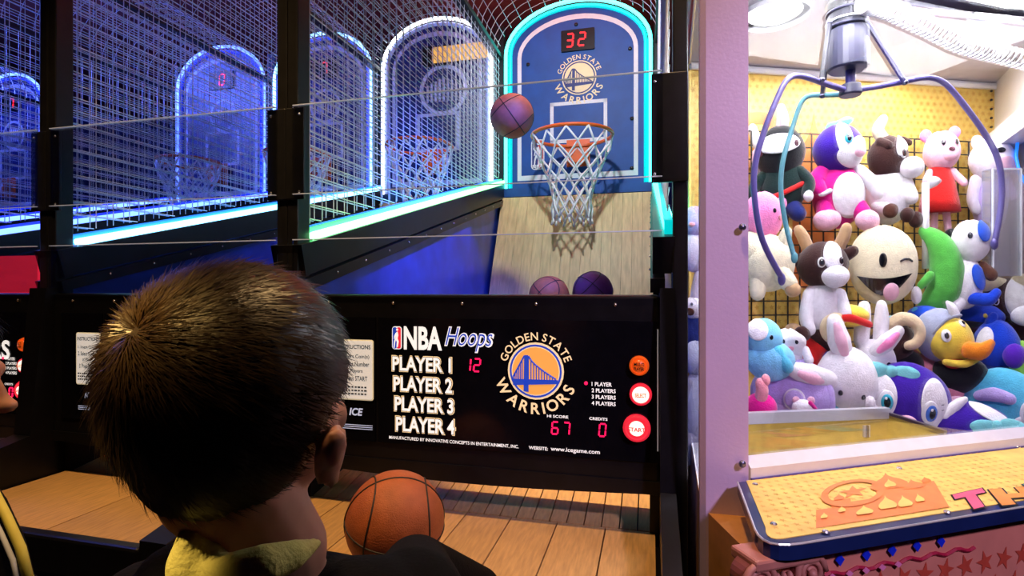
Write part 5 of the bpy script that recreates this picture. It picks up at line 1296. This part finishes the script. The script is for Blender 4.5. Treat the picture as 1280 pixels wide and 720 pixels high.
def hair_piece(root, name, M0, k, whorl, cover, nstr, m_shell, m_str, seed=3, length=.030):
    """close cap of hair plus combed strands radiating from the whorl"""
    random.seed(seed)
    c0 = Vector((0, -.008, .016)) * k; ra = Vector((.0785, .099, .091)) * k
    mb = MB(); nu, nv = 56, 36; ids = {}
    vs = []
    for j in range(nv + 1):
        for i in range(nu):
            ph = PI * j / nv; a = 2 * PI * i / nu
            n_ = Vector((math.sin(ph) * math.cos(a), math.sin(ph) * math.sin(a), math.cos(ph)))
            taper = 1.0 - .10 * max(0, -n_.z)
            jit = 1 + .010 * math.sin(9 * a + 5 * ph) + .008 * random.uniform(-1, 1)
            vs.append((n_, c0 + Vector((n_.x * ra.x * taper, n_.y * ra.y, n_.z * ra.z * (1 + .22 * max(0, -n_.z)))) * jit))
    fs = []
    for j in range(nv):
        for i in range(nu):
            q = (j * nu + i, (j + 1) * nu + i, (j + 1) * nu + (i + 1) % nu, j * nu + (i + 1) % nu)
            cen = sum((vs[x][0] for x in q), Vector()) / 4
            if cover(cen): fs.append(q)
    outer = [M0 @ v[1] for v in vs]; inner = [M0 @ (c0 + (v[1] - c0) * .90) for v in vs]; n0 = len(vs)
    cnt = {}
    for q in fs:
        for a, b in zip(q, q[1:] + q[:1]): cnt[(a, b)] = cnt.get((a, b), 0) + 1
    allf = list(fs) + [tuple(n0 + x for x in q[::-1]) for q in fs]
    for (a, b) in list(cnt):
        if (b, a) not in cnt: allf.append((b, a, n0 + a, n0 + b))
    mb.add(outer + inner, allf); hp = mb.build(name, m_shell, root, smooth=True)
    # strands: narrow tapering ribbons of two crossed faces
    sv = []; sf = []; wn = Vector(whorl).normalized(); made = 0
    while made < nstr:
        n_ = Vector((random.gauss(0, 1), random.gauss(0, 1), random.gauss(0, 1))).normalized()
        if random.random() < .35: n_ = (wn + Vector((random.gauss(0, .35), random.gauss(0, .35), random.gauss(0, .35)))).normalized()
        if not cover(n_): continue
        made += 1
        base = c0 + Vector((n_.x * ra.x * (1 - .10 * max(0, -n_.z)), n_.y * ra.y, n_.z * ra.z * (1 + .22 * max(0, -n_.z)))) * .985
        d = n_ - wn; d = d - n_ * d.dot(n_)
        dist = (n_ - wn).length
        if d.length < 1e-4: continue
        d.normalize(); sw = n_.cross(d); d = (d + sw * .45 * math.exp(-dist * 2.5) + Vector((random.gauss(0, .13), random.gauss(0, .13), random.gauss(0, .13)))).normalized()
        L = length * k * random.uniform(.6, 1.15); lift = .12 + .55 * math.exp(-dist * 3.0) + random.uniform(-.05, .16)
        wv = n_.cross(d).normalized() * (.00060 * k)
        pts = []
        p_ = base
        for s_ in range(5):
            pts.append(p_); dirv = (d + n_ * (lift * (1 - s_ / 2.6))).normalized(); p_ = p_ + dirv * (L / 4)
        b0 = len(sv)
        for s_, q in enumerate(pts):
            wd = wv * (1 - .22 * s_); sv += [M0 @ (q - wd), M0 @ (q + wd)]
        for s_ in range(4): sf.append((b0 + 2 * s_, b0 + 2 * s_ + 1, b0 + 2 * s_ + 3, b0 + 2 * s_ + 2))
    me = bpy.data.meshes.new('hair_strands'); me.from_pydata([tuple(v) for v in sv], [], sf); me.materials.append(m_str); me.update()
    o = link('hair_strands', me, hp); o['kind'] = 'stuff'
    return hp

def eyes(root, M0, k):
    for sg in (-1, 1):
        m = MB(); m.ell(Vector((sg * .029, .070, -.012)) * k, (.0115 * k, .0105 * k, .0115 * k), None, 14, 10, M0); e_ = m.build('eye', M_eyew, root, smooth=True)
        m = MB(); m.ell(Vector((sg * .029, .0795, -.012)) * k, (.0055 * k, .0022 * k, .0055 * k), None, 12, 8, M0); m.build('iris', IR['brown'], e_, smooth=True)

# --- the boy in front, seen from behind
boy = thing('person', 'boy with short dark hair seen from behind, black jacket with pale yellow lining', 'person', (-.19, .47, 0))
BO = Vector(boy.location)
def rel(mb): mb.v = [tuple(Vector(v) - BO) for v in mb.v]; return mb
H = Vector((-.209, .425, 1.116)); k = 1.0
M0 = Matrix.Translation(-BO) @ head_matrix(H, math.radians(-7), math.radians(8), math.radians(7))
bd = MB()
add_head(bd, M0, k, ((-1, .88), (1, .97)))
neck_top = M0 @ Vector((0, -.028, -.055)); sh_c = Vector((-.200, .450, .980)) - BO
tube_s(bd, [neck_top, (neck_top + sh_c) / 2 + Vector((0.004, .004, 0)), sh_c], [.044, .042, .046])
W3 = lambda x, y, z: Vector((x, y, z)) - BO
torso = [W3(-.200, .460, .915), W3(-.195, .470, .83), W3(-.190, .475, .72), W3(-.185, .470, .60)]
for p_, r in zip(torso, ((.115, .066, .052), (.112, .078, .10), (.105, .074, .10), (.112, .082, .085))): bd.ell(p_, r)
R_arm = [W3(-.088, .475, .920), W3(-.118, .665, .852), W3(-.046, .850, .728)]; L_arm = [W3(-.312, .465, .915), W3(-.345, .520, .76), W3(-.300, .68, .70)]
tube_s(bd, R_arm, [.040, .031, .021]); tube_s(bd, L_arm, [.040, .031, .021])
hand(bd, R_arm[2] + Vector((.006, .010, -.006)), Vector((.25, .75, -.6)), Vector((.95, -.3, 0)), Vector((.1, .6, .8)), .80, .55)
hand(bd, L_arm[2] + Vector((.006, .012, 0)), Vector((.3, .95, 0)), Vector((.95, -.3, 0)), Vector((0, 0, 1)), .80, .45)
for x, yk in ((-.235, .49), (-.125, .46)):
    tube_s(bd, [W3(x, .47, .58), W3(x - .004, yk + .015, .31), W3(x - .006, yk - .015, .06)], [.066, .046, .032])
    bd.ell(W3(x - .006, yk + .025, .030), (.032, .078, .028))
body = blob('body', bd, M_skin, .0042, boy)
eyes(boy, M0, k)
def cov(n_):
    # scalp: crown, back and sides down to the nape; open at face and ears
    if n_.y > .45: return n_.z > .42
    if n_.y > -.02: return n_.z > (-.08 if n_.x > 0 else -.55)
    return n_.z > -.93 + .75 * max(0, n_.x - .45)
wh = (M0.to_3x3().inverted() @ Vector((-.33, -.80, .50)))
hair_piece(boy, 'hair', M0, .975, wh, cov, 17000, M_hair, M_hairs, length=.021)
# clothes
jk = MB()
for p_, r in zip(torso, ((.126, .074, .055), (.124, .090, .11), (.118, .086, .11), (.124, .094, .075))): jk.ell(p_, r)
tube_s(jk, [R_arm[0], R_arm[1], R_arm[2] - (R_arm[2] - R_arm[1]).normalized() * .012], [.050, .044, .033]); tube_s(jk, [L_arm[0], L_arm[1], L_arm[2] - (L_arm[2] - L_arm[1]).normalized() * .012], [.050, .044, .033])
for p_ in ((-.275, .43, .945), (-.120, .44, .945)): jk.ell(W3(*p_), (.050, .05, .032))
hd = [W3(-.268, .47, .975), W3(-.274, .43, .972), W3(-.262, .395, .955), W3(-.205, .380, .940), W3(-.160, .395, .942), W3(-.134, .43, .955), W3(-.136, .46, .960)]
tube_s(jk, hd, [.020, .022, .022, .022, .022, .018, .014])
blob('jacket', jk, M_jack, .006, boy)
cl_ = MB()
pts = [at(232, 745, .372), at(230, 705, .370), at(238, 674, .374), at(252, 668, .385), at(262, 694, .380), at(272, 714, .372), at(296, 716, .366), at(330, 707, .368), at(366, 694, .386), at(398, 678, .425)]
tube_s(cl_, [p_ - BO for p_ in pts], [.012, .012, .0100, .008, .010, .012, .0145, .0145, .011, .004])
blob('hood_lining', cl_, M_coll, .0035, boy, 9)
pn = MB(); pn.ell(W3(-.18, .47, .58), (.120, .090, .09))
for x, yk in ((-.235, .49), (-.125, .46)): tube_s(pn, [W3(x, .47, .56), W3(x - .004, yk + .015, .31), W3(x - .006, yk - .015, .09)], [.072, .056, .046])
blob('trousers', pn, M_pant, .007, boy)
for x, yk in ((-.235, .49), (-.125, .46)):
    m = MB(); m.ell(W3(x - .006, yk + .028, .036), (.038, .088, .036)); blob('shoe', m, M_shoe, .006, boy)

# --- the person at the edge, in profile
per = thing('person', 'person in profile at the photo edge, dark hooded jacket with yellow piping', 'person', (-.74, .60, 0))
BO = Vector(per.location)
H = Vector((-.660, .575, 1.108)); k = 1.0
M0 = Matrix.Translation(-BO) @ head_matrix(H, math.radians(-66), math.radians(-4), 0)
bd = MB(); add_head(bd, M0, k); W3 = lambda x, y, z: Vector((x, y, z)) - BO
nt_ = M0 @ Vector((0, -.026, -.055)); tube_s(bd, [nt_, W3(-.715, .575, .985)], [.047, .055])
torso = [W3(-.73, .585, .935), W3(-.735, .59, .84), W3(-.735, .59, .72), W3(-.735, .59, .60)]
for p_, r in zip(torso, ((.075, .120, .052), (.085, .118, .10), (.080, .110, .10), (.088, .115, .085))): bd.ell(p_, r)
A1 = [W3(-.715, .470, .93), W3(-.640, .430, .76), W3(-.540, .500, .66)]; A2 = [W3(-.745, .70, .93), W3(-.72, .76, .76), W3(-.62, .82, .68)]
for a_ in (A1, A2): tube_s(bd, a_, [.042, .033, .022]); hand(bd, a_[2] + Vector((.012, .004, 0)), Vector((.9, .3, -.1)), Vector((.3, -.9, 0)), Vector((0, 0, 1)), .85, .4)
for y, o_ in ((.535, .0), (.645, .03)):
    tube_s(bd, [W3(-.735, y, .58), W3(-.725 + o_, y, .31), W3(-.745 + o_, y, .06)], [.068, .048, .034]); bd.ell(W3(-.705 + o_, y, .03), (.080, .034, .028))
blob('body', bd, M_skin, .0048, per); eyes(per, M0, k)
hair_piece(per, 'hair', M0, 1.02, (0, -.7, .7), lambda n_: (n_.z > .50) if n_.y > .40 else ((n_.z > -.02) if n_.y > -.1 else n_.z > -.75), 3000, M_hair, M_hairs, seed=9)
jk = MB()
for p_, r in zip(torso, ((.084, .130, .055), (.096, .130, .11), (.092, .122, .11), (.098, .126, .08))): jk.ell(p_, r)
for a_ in (A1, A2): tube_s(jk, [a_[0], a_[1], a_[2]], [.052, .046, .034])
hd = [at(-60, 590, .56), at(-26, 640, .53), at(-4, 690, .51), at(10, 750, .50)]
tube_s(jk, [p_ - BO for p_ in hd], [.022, .022, .022, .022]); blob('jacket', jk, M_jack, .006, per)
m = MB(); m.tube([at(-12, 606, .525) - BO, at(8, 645, .508) - BO, at(26, 685, .492) - BO, at(40, 740, .485) - BO], .0042, 8); m.build('yellow_piping', mat('piping_yellow', (.62, .55, .10), .7), per, smooth=True)
m = MB(); m.tube([at(-12, 640, .512) - BO, at(2, 668, .498) - BO, at(16, 700, .485) - BO, at(24, 745, .478) - BO], .0022, 8); m.build('white_piping', mat('piping_white', (.45, .48, .60), .7), per, smooth=True)
pn = MB(); pn.ell(W3(-.735, .59, .58), (.094, .122, .09))
for y, o_ in ((.535, .0), (.645, .03)): tube_s(pn, [W3(-.735, y, .56), W3(-.725 + o_, y, .31), W3(-.745 + o_, y, .09)], [.074, .058, .048])
blob('trousers', pn, M_pant, .007, per)
for y, o_ in ((.535, .0), (.645, .03)):
    m = MB(); m.ell(W3(-.703 + o_, y, .036), (.088, .040, .036)); blob('shoe', m, M_shoe, .006, per)
